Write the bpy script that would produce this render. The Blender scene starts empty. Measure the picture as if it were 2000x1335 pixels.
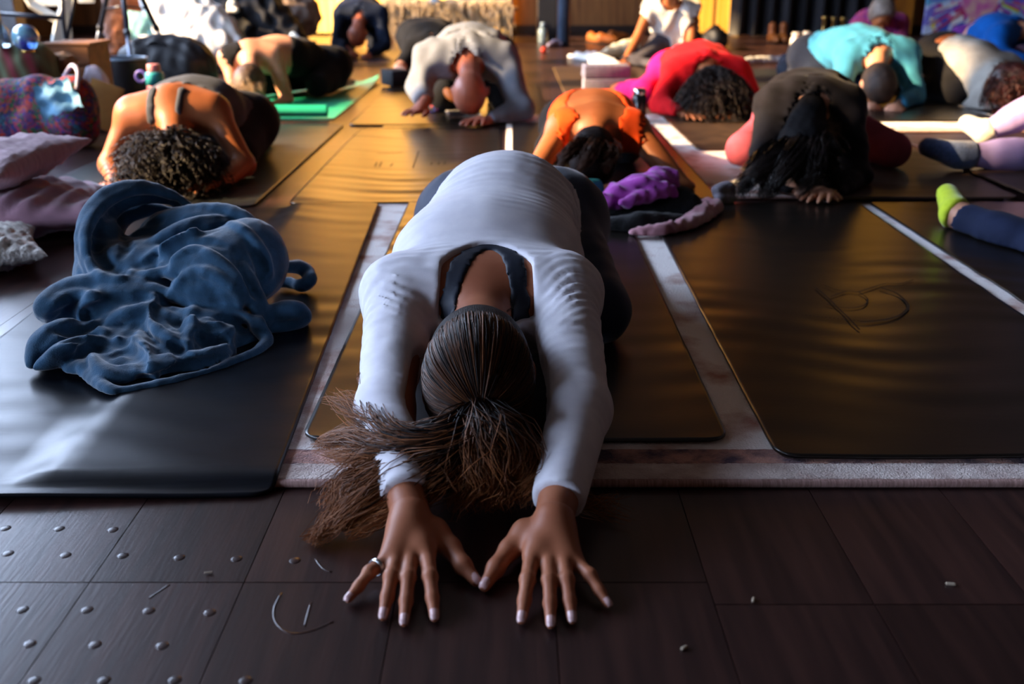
import bpy, bmesh, math, random
import numpy as np
from mathutils import Vector, Matrix
random.seed(7); RNG = np.random.default_rng(11)
S = bpy.context.scene
COL = S.collection
f32 = np.float32

# ------------------------------------------------------------------ camera
CAM_H, FPX, HOR = 0.69, 1944.4, -50.0          # camera height, focal length in pixels, horizon row
TH = math.atan((667.5 - HOR) / FPX); CT, ST = math.cos(TH), math.sin(TH)
cd = bpy.data.cameras.new('camera'); cam = bpy.data.objects.new('camera', cd); COL.objects.link(cam)
cam.location = (0, 0, CAM_H); cam.rotation_euler = (math.pi/2 - TH, 0, 0)
cd.sensor_width = 36; cd.lens = 35; cd.clip_start = .05; cd.clip_end = 100
cd.dof.use_dof = True; cd.dof.focus_distance = 1.62; cd.dof.aperture_fstop = 3.8
S.camera = cam

# ------------------------------------------------------------------ sky, sun, exposure
W = bpy.data.worlds.new('world'); S.world = W; W.use_nodes = True
bg = W.node_tree.nodes['Background']; bg.inputs[0].default_value = (.58, .72, 1, 1); bg.inputs[1].default_value = 12
sd = bpy.data.lights.new('sun', 'SUN'); sun = bpy.data.objects.new('sun', sd); COL.objects.link(sun)
sd.energy = 11; sd.color = (1, .66, .31); sd.angle = math.radians(1.2)
SUNDIR = Vector((.85, .16, -.46)).normalized()
sun.rotation_euler = SUNDIR.to_track_quat('-Z', 'Y').to_euler(); sun.location = (-9, 2, 8)
vs = S.view_settings; vs.view_transform = 'Standard'; vs.look = 'None'; vs.gamma = 1; vs.use_curve_mapping = False
vs.exposure = 1.34
S.cycles.max_bounces = 6; S.cycles.sample_clamp_indirect = 6; S.cycles.caustics_reflective = False; S.cycles.caustics_refractive = False

def P(u, v, Y=None, z=None):
    """the point on the ray of pixel (u, v) at distance Y in front of the camera or at height z"""
    up = (667.5 - v) / FPX; rx = (u - 1000) / FPX
    d = np.array([rx, CT + up*ST, -ST + up*CT])
    t = Y / d[1] if Y is not None else (z - CAM_H) / d[2]
    return np.array([0, 0, CAM_H]) + d*t
def Q(p):                                           # (u, v, Y>1 or z<=1)
    return P(p[0], p[1], Y=p[2]) if p[2] > 1 else P(p[0], p[1], z=p[2])
A = lambda *a: np.array(a, float)
def nrm(v): v = np.asarray(v, float); return v/(np.linalg.norm(v)+1e-9)
def lerp(a, b, t): return a + (b-a)*t

# ------------------------------------------------------------------ materials
def lin(h):
    h = h.lstrip('#'); c = [int(h[i:i+2], 16)/255 for i in (0, 2, 4)]
    return tuple(x/12.92 if x <= .04045 else ((x+.055)/1.055)**2.4 for x in c) + (1,)
MATS = {}
def mat(name, col, rough=.6, col2=None, scale=8, bump=0, bscale=60, spec=.4, sheen=0, metal=0, stretch=(1, 1, 1), coat=0, contrast=(.35, .65), trans=0, emit=0, detail=4, rnd=0, sss=0):
    if name in MATS: return MATS[name]
    m = bpy.data.materials.new(name); m.use_nodes = True; MATS[name] = m
    nt = m.node_tree; N = nt.nodes; L = nt.links; b = N['Principled BSDF']
    tc = N.new('ShaderNodeTexCoord'); mp = N.new('ShaderNodeMapping'); mp.inputs['Scale'].default_value = stretch
    L.new(tc.outputs['Object'], mp.inputs[0])
    c1 = lin(col) if isinstance(col, str) else col
    c2 = lin(col2) if col2 else tuple(x*.72 for x in c1[:3]) + (1,)
    no = N.new('ShaderNodeTexNoise'); no.inputs['Scale'].default_value = scale; no.inputs['Detail'].default_value = detail
    L.new(mp.outputs[0], no.inputs[0])
    r = N.new('ShaderNodeValToRGB'); r.color_ramp.elements[0].position = contrast[0]; r.color_ramp.elements[1].position = contrast[1]
    r.color_ramp.elements[0].color = c2; r.color_ramp.elements[1].color = c1
    L.new(no.outputs[0], r.inputs[0])
    out = r.outputs[0]
    if rnd:
        oi = N.new('ShaderNodeObjectInfo'); hs = N.new('ShaderNodeHueSaturation'); mr = N.new('ShaderNodeMapRange')
        mr.inputs[3].default_value = 1-rnd; mr.inputs[4].default_value = 1+rnd
        L.new(oi.outputs['Random'], mr.inputs[0]); L.new(mr.outputs[0], hs.inputs['Value']); L.new(out, hs.inputs['Color']); out = hs.outputs[0]
    L.new(out, b.inputs['Base Color'])
    b.inputs['Roughness'].default_value = rough; b.inputs['Specular IOR Level'].default_value = spec; b.inputs['Metallic'].default_value = metal
    b.inputs['Sheen Weight'].default_value = sheen; b.inputs['Coat Weight'].default_value = coat; b.inputs['Sheen Roughness'].default_value = .4
    b.inputs['Transmission Weight'].default_value = trans
    if sss: b.inputs['Subsurface Weight'].default_value = sss; b.inputs['Subsurface Radius'].default_value = (.012, .005, .003); b.inputs['Subsurface Scale'].default_value = 1
    if emit: b.inputs['Emission Strength'].default_value = emit; L.new(out, b.inputs['Emission Color'])
    if bump:
        n2 = N.new('ShaderNodeTexNoise'); n2.inputs['Scale'].default_value = bscale; n2.inputs['Detail'].default_value = 3
        L.new(mp.outputs[0], n2.inputs[0])
        bp = N.new('ShaderNodeBump'); bp.inputs['Strength'].default_value = min(1, bump); bp.inputs['Distance'].default_value = .004*bump
        L.new(n2.outputs[0], bp.inputs['Height']); L.new(bp.outputs[0], b.inputs['Normal'])
    return m

# ------------------------------------------------------------------ object helpers
def tag(o, label=None, cat=None, group=None, kind=None):
    if label: o['label'] = label
    if cat: o['category'] = cat
    if group: o['group'] = group
    if kind: o['kind'] = kind
    return o
def empty(name, loc, label=None, cat=None, group=None, kind=None):
    o = bpy.data.objects.new(name, None); COL.objects.link(o); o.location = [float(x) for x in loc]; o.empty_display_size = .05
    return tag(o, label, cat, group, kind)
def mk(name, vf, m, parent=None, smooth=True, loc=None):
    """vf = (verts, faces): world coordinates; the object's origin goes to its parent's origin (or loc)"""
    v, f = vf; v = np.asarray(v, float)
    o0 = np.array(parent.location if parent is not None and parent.parent is None else (0, 0, 0), float)
    if parent is not None and parent.parent is not None: o0 = np.array(parent.parent.location, float) + np.array(parent.location, float)
    base = o0
    if parent is None:
        base = np.array(loc if loc is not None else [(v[:, 0].min()+v[:, 0].max())/2, (v[:, 1].min()+v[:, 1].max())/2, v[:, 2].min()])
    me = bpy.data.meshes.new(name)
    if isinstance(f, np.ndarray):
        vv = (v-base).astype(f32); n = f.shape[1]
        me.vertices.add(len(vv)); me.vertices.foreach_set('co', vv.ravel())
        me.loops.add(f.size); me.loops.foreach_set('vertex_index', f.ravel().astype(np.int32))
        me.polygons.add(len(f)); me.polygons.foreach_set('loop_start', np.arange(0, f.size, n, dtype=np.int32))
        me.update(calc_edges=True); me.validate()
    else:
        me.from_pydata([tuple(x) for x in v-base], [], f); me.update()
    if smooth: me.polygons.foreach_set('use_smooth', [True]*len(me.polygons))
    me.materials.append(m)
    o = bpy.data.objects.new(name, me); COL.objects.link(o)
    if parent is None: o.location = base
    else: o.parent = parent
    return o
def join(*parts):
    vs_, fs, n = [], [], 0
    for v, f in parts:
        v = np.asarray(v, float); vs_.append(v); fs += [tuple(int(i)+n for i in q) for q in f]; n += len(v)
    return np.concatenate(vs_), fs
def xf(vf, M):
    v, f = vf; M = np.array(M); return np.asarray(v) @ M[:3, :3].T + M[:3, 3], f
def RZ(a, loc=(0, 0, 0)): return Matrix.Translation(Vector([float(x) for x in loc])) @ Matrix.Rotation(a, 4, 'Z')
def bmvf(bm):
    bm.verts.index_update(); r = (np.array([v.co[:] for v in bm.verts]), [tuple(v.index for v in f.verts) for f in bm.faces]); bm.free(); return r
def box(cx, cy, cz, sx, sy, sz, bev=0, seg=2):
    bm = bmesh.new(); bmesh.ops.create_cube(bm, size=1)
    for v in bm.verts: v.co = Vector((v.co.x*sx, v.co.y*sy, v.co.z*sz))
    if bev: bmesh.ops.bevel(bm, geom=bm.edges[:], offset=bev, segments=seg, affect='EDGES', profile=.5)
    for v in bm.verts: v.co += Vector((cx, cy, cz))
    return bmvf(bm)
def b2(x0, x1, y0, y1, z0, z1, bev=0): return box((x0+x1)/2, (y0+y1)/2, (z0+z1)/2, x1-x0, y1-y0, z1-z0, bev)
def lathe(prof, c=(0, 0, 0), n=24, axis='z'):
    v, f = [], []
    for r, h in prof:
        for i in range(n):
            a = 2*math.pi*i/n; v.append((r*math.cos(a), r*math.sin(a), h))
    for j in range(len(prof)-1):
        for i in range(n):
            k = (i+1) % n; f.append((j*n+i, j*n+k, (j+1)*n+k, (j+1)*n+i))
    f.append(tuple(range(n-1, -1, -1))); f.append(tuple((len(prof)-1)*n+i for i in range(n)))
    v = np.array(v)
    if axis == 'x': v = v[:, [2, 0, 1]]
    if axis == 'y': v = v[:, [1, 2, 0]]
    return v + np.array(c, float), f
def smoothpts(pts, n=4):
    """Catmull-Rom through the rows of pts"""
    p = np.asarray(pts, float)
    if len(p) < 3: return np.array([lerp(p[0], p[-1], t) for t in np.linspace(0, 1, n+1)])
    e = np.vstack([2*p[0]-p[1], p, 2*p[-1]-p[-2]]); out = []
    for i in range(1, len(e)-2):
        for t in np.linspace(0, 1, n, endpoint=False):
            a, b, c, d = e[i-1], e[i], e[i+1], e[i+2]
            out.append(.5*((2*b) + (c-a)*t + (2*a-5*b+4*c-d)*t*t + (3*b-a-3*c+d)*t**3))
    out.append(p[-1]); return np.array(out)
def tube(pts, r, n=8, closed=False, cap=True):
    p = np.asarray(pts, float); m = len(p); rr = np.broadcast_to(np.asarray(r, float), (m,))
    tg = np.gradient(p, axis=0) if not closed else (np.roll(p, -1, 0)-np.roll(p, 1, 0))
    tg /= np.linalg.norm(tg, axis=1, keepdims=True)+1e-9
    ref = A(0, 0, 1) if abs(tg[0][2]) < .9 else A(1, 0, 0)
    v, f = [], []; u = nrm(np.cross(ref, tg[0]))
    for i in range(m):
        u = nrm(u - tg[i]*np.dot(u, tg[i])); w = np.cross(tg[i], u)
        for k in range(n):
            a = 2*math.pi*k/n; v.append(p[i] + rr[i]*(math.cos(a)*u + math.sin(a)*w))
    for i in range(m if closed else m-1):
        j = (i+1) % m
        for k in range(n):
            l = (k+1) % n; f.append((i*n+k, i*n+l, j*n+l, j*n+k))
    if not closed and cap: f.append(tuple(range(n-1, -1, -1))); f.append(tuple((m-1)*n+k for k in range(n)))
    return np.array(v), f
def strands(PTS, R, n=3):
    """PTS (m, k, 3) poly-lines, R (m, k) radii -> thin tubes as one mesh"""
    m, k, _ = PTS.shape
    tg = np.gradient(PTS, axis=1); tg /= np.linalg.norm(tg, axis=2, keepdims=True)+1e-9
    ref = np.array([.31, .53, .79]); u = np.cross(tg, ref); u /= np.linalg.norm(u, axis=2, keepdims=True)+1e-9; w = np.cross(tg, u)
    V = np.stack([PTS + R[..., None]*(math.cos(a)*u + math.sin(a)*w) for a in 2*np.pi*np.arange(n)/n], 2)
    idx = np.arange(m*k*n).reshape(m, k, n); F = []
    for a in range(n):
        b = (a+1) % n; F.append(np.stack([idx[:, :-1, a], idx[:, :-1, b], idx[:, 1:, b], idx[:, 1:, a]], -1).reshape(-1, 4))
    return V.reshape(-1, 3), np.concatenate(F)

# ------------------------------------------------------------------ implicit surfaces (bodies, clothes, folded cloth)
def smin(a, b, k):
    if k <= 0: return np.minimum(a, b)
    h = np.clip(.5 + .5*(b-a)/k, 0, 1); return b*(1-h) + a*h - k*h*(1-h)
def cap(a, b, ra, rb=None): return ('c', np.asarray(a, float), np.asarray(b, float), ra, ra if rb is None else rb)
def ell(c, R, r): return ('e', np.asarray(c, float), np.asarray(R, float), np.asarray(r, float))     # R: columns are axes
def pd(p, X, Y, Z):
    if p[0] == 'c':
        _, a, b, ra, rb = p; d = b-a; L = max(float(d@d), 1e-9)
        t = np.clip(((X-a[0])*d[0] + (Y-a[1])*d[1] + (Z-a[2])*d[2])/L, 0, 1)
        return np.sqrt((X-a[0]-t*d[0])**2 + (Y-a[1]-t*d[1])**2 + (Z-a[2]-t*d[2])**2) - (ra + (rb-ra)*t)
    _, c, R, r = p; x, y, z = X-c[0], Y-c[1], Z-c[2]
    q = [(x*R[0, i] + y*R[1, i] + z*R[2, i]) for i in range(3)]
    k0 = np.sqrt(sum((q[i]/r[i])**2 for i in range(3))); k1 = np.sqrt(sum((q[i]/r[i]**2)**2 for i in range(3)))+1e-6
    return k0*(k0-1)/k1
def pbox(p):
    if p[0] == 'c':
        r = max(p[3], p[4]); return np.minimum(p[1], p[2])-r, np.maximum(p[1], p[2])+r
    e = np.sqrt(((p[2]*p[3])**2).sum(1)); return p[1]-e, p[1]+e
class Grid:
    def __init__(s, prims, h, pad=.04):
        lo = np.min([pbox(p)[0] for p in prims], 0)-pad; hi = np.max([pbox(p)[1] for p in prims], 0)+pad
        s.h = h; s.lo = lo; s.n = np.ceil((hi-lo)/h).astype(int)+1
        s.ax = [(lo[i] + h*np.arange(s.n[i])).astype(f32) for i in range(3)]
        s.X = s.ax[0][:, None, None]; s.Y = s.ax[1][None, :, None]; s.Z = s.ax[2][None, None, :]
    def full(s): return np.full(tuple(s.n), .5, f32)
    def add(s, F, p, k, grow=0, sub=False, margin=.06):
        a, b = pbox(p); m = margin+k+abs(grow)
        i0 = np.clip(np.floor((a-m-s.lo)/s.h).astype(int), 0, s.n); i1 = np.clip(np.ceil((b+m-s.lo)/s.h).astype(int)+1, 0, s.n)
        if np.any(i1 <= i0): return
        sl = tuple(slice(i0[i], i1[i]) for i in range(3))
        d = (pd(p, s.X[sl[0]], s.Y[:, sl[1]], s.Z[:, :, sl[2]])-grow).astype(f32)
        F[sl] = -smin(-F[sl], d, k) if sub else smin(F[sl], d, k)
    def field(s, prims, grow=0):
        F = s.full()
        for p, k in prims: s.add(F, p, k, grow)
        return F
    def noise(s, wl, seed, ax=(1, 1, 1), n=5):
        """smooth pseudo-noise in [-1, 1]; ax stretches the frequency along each axis"""
        r = np.random.default_rng(seed); F = 0
        for _ in range(n):
            w = r.normal(size=3)*np.array(ax); w = w/(np.linalg.norm(w)+1e-9)*2*np.pi/wl*r.uniform(.7, 1.4)
            q = r.normal(size=3); q = q/np.linalg.norm(q)*2*np.pi/(wl*3.1)
            F = F + np.sin(s.X*w[0]+s.Y*w[1]+s.Z*w[2]+r.uniform(0, 6)+1.6*np.sin(s.X*q[0]+s.Y*q[1]+s.Z*q[2]+r.uniform(0, 6)))
        return (F/n*1.4).astype(f32)
    def mesh(s, F):
        F = F.copy()
        for ax in range(3):
            sl = [slice(None)]*3; sl[ax] = [0, -1]; F[tuple(sl)] = np.maximum(F[tuple(sl)], 1e-3)
        sg = F < 0; c = np.zeros(tuple(s.n-1), np.int8)
        for i in (0, 1):
            for j in (0, 1):
                for k in (0, 1): c += sg[i:s.n[0]-1+i, j:s.n[1]-1+j, k:s.n[2]-1+k]
        I = np.argwhere((c > 0) & (c < 8)); acc = np.zeros((len(I), 3)); cnt = np.zeros(len(I))
        for a in range(3):
            b, d = (a+1) % 3, (a+2) % 3
            for p in (0, 1):
                for q in (0, 1):
                    o0 = np.zeros(3, int); o0[b] = p; o0[d] = q; o1 = o0.copy(); o1[a] = 1
                    f0 = F[tuple((I+o0).T)]; f1 = F[tuple((I+o1).T)]; m = (f0 < 0) != (f1 < 0)
                    t = np.where(m, f0/np.where(m, f0-f1, 1), 0); pos = np.repeat(o0[None].astype(float), len(I), 0); pos[:, a] += t
                    acc[m] += pos[m]; cnt[m] += 1
        V = s.lo + s.h*(I + acc/np.maximum(cnt, 1)[:, None])
        ids = np.full(tuple(s.n-1), -1, np.int64); ids[tuple(I.T)] = np.arange(len(I)); FA = []
        for a in range(3):
            b, d = (a+1) % 3, (a+2) % 3
            s0 = [slice(0, s.n[i]) for i in range(3)]; s0[a] = slice(0, s.n[a]-1); s1 = list(s0); s1[a] = slice(1, s.n[a])
            E = np.argwhere(sg[tuple(s0)] != sg[tuple(s1)])
            ok = (E[:, b] > 0) & (E[:, d] > 0) & (E[:, b] < s.n[b]-1) & (E[:, d] < s.n[d]-1); E = E[ok]
            eb = np.zeros(3, int); eb[b] = 1; ed = np.zeros(3, int); ed[d] = 1
            q = np.stack([ids[tuple((E-eb-ed).T)], ids[tuple((E-ed).T)], ids[tuple(E.T)], ids[tuple((E-eb).T)]], 1)
            flip = ~sg[tuple(E.T)]; q[flip] = q[flip][:, ::-1]; FA.append(q)
        FA = np.concatenate(FA); FA = FA[(FA >= 0).all(1)]
        return V, FA
def vfjoin(*parts):
    n = 0; vs_, fs = [], []
    for v, f in parts: vs_.append(v); fs.append(f+n); n += len(v)
    return np.concatenate(vs_), np.concatenate(fs)
def relax(vf, it=2, lam=.5):
    v, f = vf; v = v.copy()
    e = np.concatenate([f[:, [0, 1]], f[:, [1, 2]], f[:, [2, 3]], f[:, [3, 0]]]); e = np.concatenate([e, e[:, ::-1]])
    deg = np.bincount(e[:, 0], minlength=len(v))[:, None]
    for _ in range(it):
        a = np.stack([np.bincount(e[:, 0], weights=v[e[:, 1], i], minlength=len(v)) for i in range(3)], 1)/np.maximum(deg, 1)
        v += lam*(a-v)
    return v, f

# ------------------------------------------------------------------ the room
XL, XR, YF, YB, ZC = -5.6, 6.6, -3.6, 12.9, 5.0
M_WALL = mat('painted_brick', '#6a5140', .8, '#4c3a30', 3, .5, 40)
M_WOOD = mat('amber_wood', '#8a5a2e', .55, '#6a3f1e', 3, .3, 30, stretch=(6, 6, .6))
M_FLOOR = mat('dark_plank', '#3d2622', .3, '#201415', 5, .22, 26, spec=.5, stretch=(9, .7, 9), contrast=(.3, .72), rnd=.28)
M_GAP = mat('floor_gap', '#120c0b', .7)
M_CEIL = mat('ceiling_paint', '#5d5248', .9)
M_FRAME = mat('window_frame', '#2b2a2c', .5)
fl = mk('floor', b2(XL, XR, YF, YB, -.12, -.012), M_GAP, smooth=False, loc=(0, 4.65, -.12)); tag(fl, kind='structure')
PW, PL, PX0, PY0 = .187, 1.62, .2365, 1.03
def plank_me():
    v, f = box(0, 0, -.006, PW-.0014, PL-.002, .012); me = bpy.data.meshes.new('plank'); me.from_pydata([tuple(x) for x in v], [], f); me.materials.append(M_FLOOR); return me
pm = plank_me(); rest = []
for i in range(-32, 35):
    for j in range(-3, 8):
        x = PX0+PW*(i+.5); y = PY0+PL*(j+.5) + (-.045 if i >= 0 else 0) + (.35*((i*7) % 3) if j > 0 and i % 2 else 0)
        if not (XL < x-.09 and x+.09 < XR and y+PL/2 < YB+.3): continue
        if -17 <= i < 17 and -1 <= j < 7:
            o = bpy.data.objects.new('plank', pm); COL.objects.link(o); o.parent = fl; o.location = (x, y-4.65, .12)
        else: rest.append(box(x, min(y, YB-PL/2), -.006, PW-.0022, PL-.003, .012))
o = mk('plank', join(*rest), M_FLOOR, fl, smooth=False); tag(o, kind='stuff')

def wall(name, parts, m): return tag(mk(name, join(*parts), m, smooth=False), kind='structure')
# left wall: a row of tall clear windows; daylight and the low sun come in through these
WINS = [(-3.2, -1.3, .35, 2.0), (-1.0, .9, .35, 2.0)] + [(2.15+1.85*k, 2.15+1.85*k+1.55, 2.25 if k < 2 else 1.5, 4.8) for k in range(5)]
parts = []; y = YF
for (a, b, z0, z1) in WINS:
    parts += [b2(XL-.2, XL, y, a, -.12, ZC), b2(XL-.2, XL, a, b, -.12, z0), b2(XL-.2, XL, a, b, z1, ZC)]; y = b
parts.append(b2(XL-.2, XL, y, YB, -.12, ZC))
wall('wall_left', parts, M_WALL)
mg = bpy.data.materials.new('window_glass'); mg.use_nodes = True; nt = mg.node_tree; nt.nodes.clear()
mo = nt.nodes.new('ShaderNodeOutputMaterial'); mx = nt.nodes.new('ShaderNodeMixShader'); tr = nt.nodes.new('ShaderNodeBsdfTransparent'); gl = nt.nodes.new('ShaderNodeBsdfGlossy')
gl.inputs['Roughness'].default_value = .02; mx.inputs[0].default_value = .06
nt.links.new(tr.outputs[0], mx.inputs[1]); nt.links.new(gl.outputs[0], mx.inputs[2]); nt.links.new(mx.outputs[0], mo.inputs[0])
def window(n, axis, w, a, b, z0, z1):
    e = empty('window_%d' % n, (w, (a+b)/2, z0) if axis == 'x' else ((a+b)/2, w, z0), kind='structure')
    B = (lambda p, q, r, s, t: b2(w-.16, w-.10, p, q, r, s, t)) if axis == 'x' else (lambda p, q, r, s, t: b2(p, q, w+.10, w+.16, r, s, t))
    fr = [B(a, a+.06, z0, z1, 0), B(b-.06, b, z0, z1, 0), B(a, b, z0, z0+.06, 0), B(a, b, z1-.06, z1, 0), B((a+b)/2-.025, (a+b)/2+.025, z0, z1, 0), B(a, b, (z0+z1)/2-.02, (z0+z1)/2+.02, 0)]
    mk('window_frame', join(*fr), M_FRAME, e, smooth=False)
    m = (a+b)/2; zm = (z0+z1)/2
    for (p, q) in ((a+.06, m-.025), (m+.025, b-.06)):
        for (r, s) in ((z0+.06, zm-.02), (zm+.02, z1-.06)):
            mk('pane', b2(w-.132, w-.128, p, q, r, s) if axis == 'x' else b2(p, q, w+.128, w+.132, r, s), mg, e, smooth=False)
    ld = bpy.data.lights.new('daylight_portal', 'AREA'); ld.shape = 'RECTANGLE'; ld.size = b-a; ld.size_y = z1-z0; ld.cycles.is_portal = True
    lo = bpy.data.objects.new('daylight_portal', ld); COL.objects.link(lo); lo.location = (w-.19, (a+b)/2, (z0+z1)/2) if axis == 'x' else ((a+b)/2, w+.19, (z0+z1)/2)
    lo.rotation_euler = (0, -math.pi/2, 0) if axis == 'x' else (-math.pi/2, 0, 0)
    if axis == 'x': ld.size, ld.size_y = z1-z0, b-a
for n, (a, b, z0, z1) in enumerate(WINS): window(n+1, 'x', XL, a, b, z0, z1)
# back wall, its floor-length amber curtains; their backlit glow is emission in the cloth
wall('wall_back', [b2(XL, XR, YB, YB+.2, -.12, ZC)], M_WOOD)
wall('wall_right', [b2(XR, XR+.2, YF, YB, -.12, ZC)], M_WALL)
wall('wall_front', [b2(XL, XR, YF-.2, YF, -.12, ZC)], M_WALL)
tag(mk('ceiling', b2(XL-.2, XR+.2, YF-.2, YB+.2, ZC, ZC+.1), M_CEIL, smooth=False), kind='structure')
tag(mk('baseboard_back', b2(XL, XR, YB-.02, YB, 0, .10), mat('dark_trim', '#2a1b14', .5), smooth=False), kind='structure')
def curtain(name, x0, x1, y, z0, z1, m, n=14, amp=.035, parent=None, seed=1):
    r = random.Random(seed); ph = [r.uniform(0, 6) for _ in range(3)]
    xs = np.linspace(x0, x1, n*10); zs = np.linspace(z0, z1, 14); v, f = [], []
    for z in zs:
        for x in xs:
            t = (x-x0)/(x1-x0)
            v.append((x, y + amp*math.sin(2*math.pi*n*t+ph[0]+.5*math.sin(5*t+ph[1])+.3*z) + .4*amp*math.sin(2*math.pi*n*.43*t+ph[2]), z))
    k = len(xs)
    for j in range(len(zs)-1):
        for i in range(k-1): f.append((j*k+i, j*k+i+1, (j+1)*k+i+1, (j+1)*k+i))
    v = np.array(v); v2 = v+A(0, .012, 0); nn = len(v); f = f+[tuple(nn+i for i in q[::-1]) for q in f]
    bd = [i for i in range(k)] + [j*k+k-1 for j in range(1, len(zs))] + [(len(zs)-1)*k+i for i in range(k-2, -1, -1)] + [j*k for j in range(len(zs)-2, 0, -1)]
    f += [(bd[(i+1) % len(bd)], bd[i], bd[i]+nn, bd[(i+1) % len(bd)]+nn) for i in range(len(bd))]
    return mk(name, (np.concatenate([v, v2]), f), m, parent)
M_AMB = mat('amber_emissive_cloth', '#ffcc6c', .8, '#f2ac46', 2, emit=1.6, stretch=(3, 1, .2))  # emission stands in for light coming through the cloth
M_AMB2 = mat('gold_emissive_cloth', '#f0a63c', .8, '#c98426', 2, emit=.8, stretch=(3, 1, .2))
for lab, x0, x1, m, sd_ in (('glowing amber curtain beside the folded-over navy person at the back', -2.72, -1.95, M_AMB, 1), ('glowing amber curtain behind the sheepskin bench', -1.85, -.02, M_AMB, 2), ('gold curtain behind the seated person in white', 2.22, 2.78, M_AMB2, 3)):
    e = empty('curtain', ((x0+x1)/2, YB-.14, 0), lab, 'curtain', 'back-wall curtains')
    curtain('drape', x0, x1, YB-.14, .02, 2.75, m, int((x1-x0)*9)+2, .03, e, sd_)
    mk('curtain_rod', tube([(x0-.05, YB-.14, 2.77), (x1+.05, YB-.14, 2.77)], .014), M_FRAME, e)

# a gold-blinded window high on the back wall, right
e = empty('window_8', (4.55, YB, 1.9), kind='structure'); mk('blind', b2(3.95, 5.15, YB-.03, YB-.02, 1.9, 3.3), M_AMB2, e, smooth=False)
mk('window_frame', join(*[b2(a, b, YB-.06, YB-.001, c, d) for a, b, c, d in ((3.88, 3.95, 1.83, 3.37), (5.15, 5.22, 1.83, 3.37), (3.95, 5.15, 1.83, 1.9), (3.95, 5.15, 3.3, 3.37))]), M_FRAME, e, smooth=False)
# ------------------------------------------------------------------ rugs and mats
RUG = (-.69, 2.1, 1.262, 3.10)
def ground(x, y):
    """height of what the mats lie on: floor, or the rug with its soft edge"""
    def s(d): d = np.clip(d/.03+.5, 0, 1); return d*d*(3-2*d)
    h = .0125*s(x-RUG[0])*s(RUG[1]-x)*s(y-RUG[2])*s(RUG[3]-y)
    return h
def rounded_sheet(x0, x1, y0, y1, r, nx, ny, zf, th):
    gx = np.unique(np.concatenate([np.linspace(0, r, 6), np.linspace(r, x1-x0-r, nx), np.linspace(x1-x0-r, x1-x0, 6)]))
    gy = np.unique(np.concatenate([np.linspace(0, r, 6), np.linspace(r, y1-y0-r, ny), np.linspace(y1-y0-r, y1-y0, 6)]))
    Lx, Ly = x1-x0, y1-y0; GX, GY = np.meshgrid(gx, gy, indexing='ij')
    a = np.where(GX < r, (GX-r)/r, np.where(GX > Lx-r, (GX-Lx+r)/r, 0)); b = np.where(GY < r, (GY-r)/r, np.where(GY > Ly-r, (GY-Ly+r)/r, 0))
    m = (a != 0) & (b != 0)
    X = np.where(m, np.where(a < 0, r, Lx-r)+r*a*np.sqrt(1-b*b/2), GX); Y = np.where(m, np.where(b < 0, r, Ly-r)+r*b*np.sqrt(1-a*a/2), GY)
    Z = zf(X+x0, Y+y0); n0, n1 = X.shape; idx = np.arange(n0*n1).reshape(n0, n1)
    top = np.stack([X+x0, Y+y0, Z+th], -1).reshape(-1, 3); bot = np.stack([X+x0, Y+y0, Z], -1).reshape(-1, 3)
    q = np.stack([idx[:-1, :-1], idx[1:, :-1], idx[1:, 1:], idx[:-1, 1:]], -1).reshape(-1, 4); n = n0*n1
    bd = np.concatenate([idx[:, 0], idx[-1, 1:], idx[-2::-1, -1], idx[0, -2:0:-1]]); nb = np.roll(bd, -1)
    return np.concatenate([top, bot]), np.concatenate([q, q[:, ::-1]+n, np.stack([bd, bd+n, nb+n, nb], 1)])
M_MAT = mat('black_rubber_mat', '#17130f', .30, '#0e0b0a', 14, .16, 18, spec=.55, stretch=(1.2, 5, 1), contrast=(.25, .75))
M_MATB = mat('blue_black_rubber_mat', '#0e1118', .31, '#090b10', 14, .16, 16, spec=.2, stretch=(1.2, 4, 1))
M_MATG = mat('grey_mat', '#2a2d30', .36, '#1f2224', 10, .2, 40, spec=.5, stretch=(1, 3, 1))
M_MATBR = mat('brown_mat', '#4a382c', .42, '#382a22', 10, .2, 40, spec=.45)
M_GREEN = mat('green_mat', '#1fae86', .42, '#189a77', 6, .15, 90, spec=.4)
M_PURP = mat('plum_mat', '#3a2c38', .36, '#2c222c', 10, .15, 40, spec=.5)
def ymat(label, x0, x1, y0, y1, m, rot=0, th=.005, edge=.0, wave=.0009, seed=0, r=.035, base=None, lift=0):
    rr = np.random.default_rng(seed); ph = rr.uniform(0, 6, 6); cx, cy = (x0+x1)/2, (y0+y1)/2
    def zf(x, y):
        c, s = math.cos(rot), math.sin(rot); wx = cx+(x-cx)*c-(y-cy)*s; wy = cy+(x-cx)*s+(y-cy)*c
        g = ground(wx, wy) if base is None else base
        w = wave*(.35+.65*np.sin(y*5.3+x*3+ph[5])*np.sin(x*6.1+y*2+ph[0]))*(np.sin(y*29+2.4*np.sin(x*5+ph[0])+ph[1])+.8*np.sin(y*61+x*9+2*np.sin(x*11)+ph[2])+.5*np.sin(x*23+y*13+ph[4]))+wave*2.3
        t = np.exp(-(y-y0)/.045); e = edge*t*(.5+.5*np.sin((x-x0)*8.5+ph[3]))
        return g+lift+w+e
    v, f = rounded_sheet(x0, x1, y0, y1, r, 22, 120 if base is None else 44, zf, th)
    if rot:
        c, s = math.cos(rot), math.sin(rot); d = v[:, :2]-[cx, cy]; v[:, 0] = cx+d[:, 0]*c-d[:, 1]*s; v[:, 1] = cy+d[:, 0]*s+d[:, 1]*c
    return tag(mk('yoga_mat', (v, f), m), label, 'yoga mat', 'yoga mats')
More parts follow.
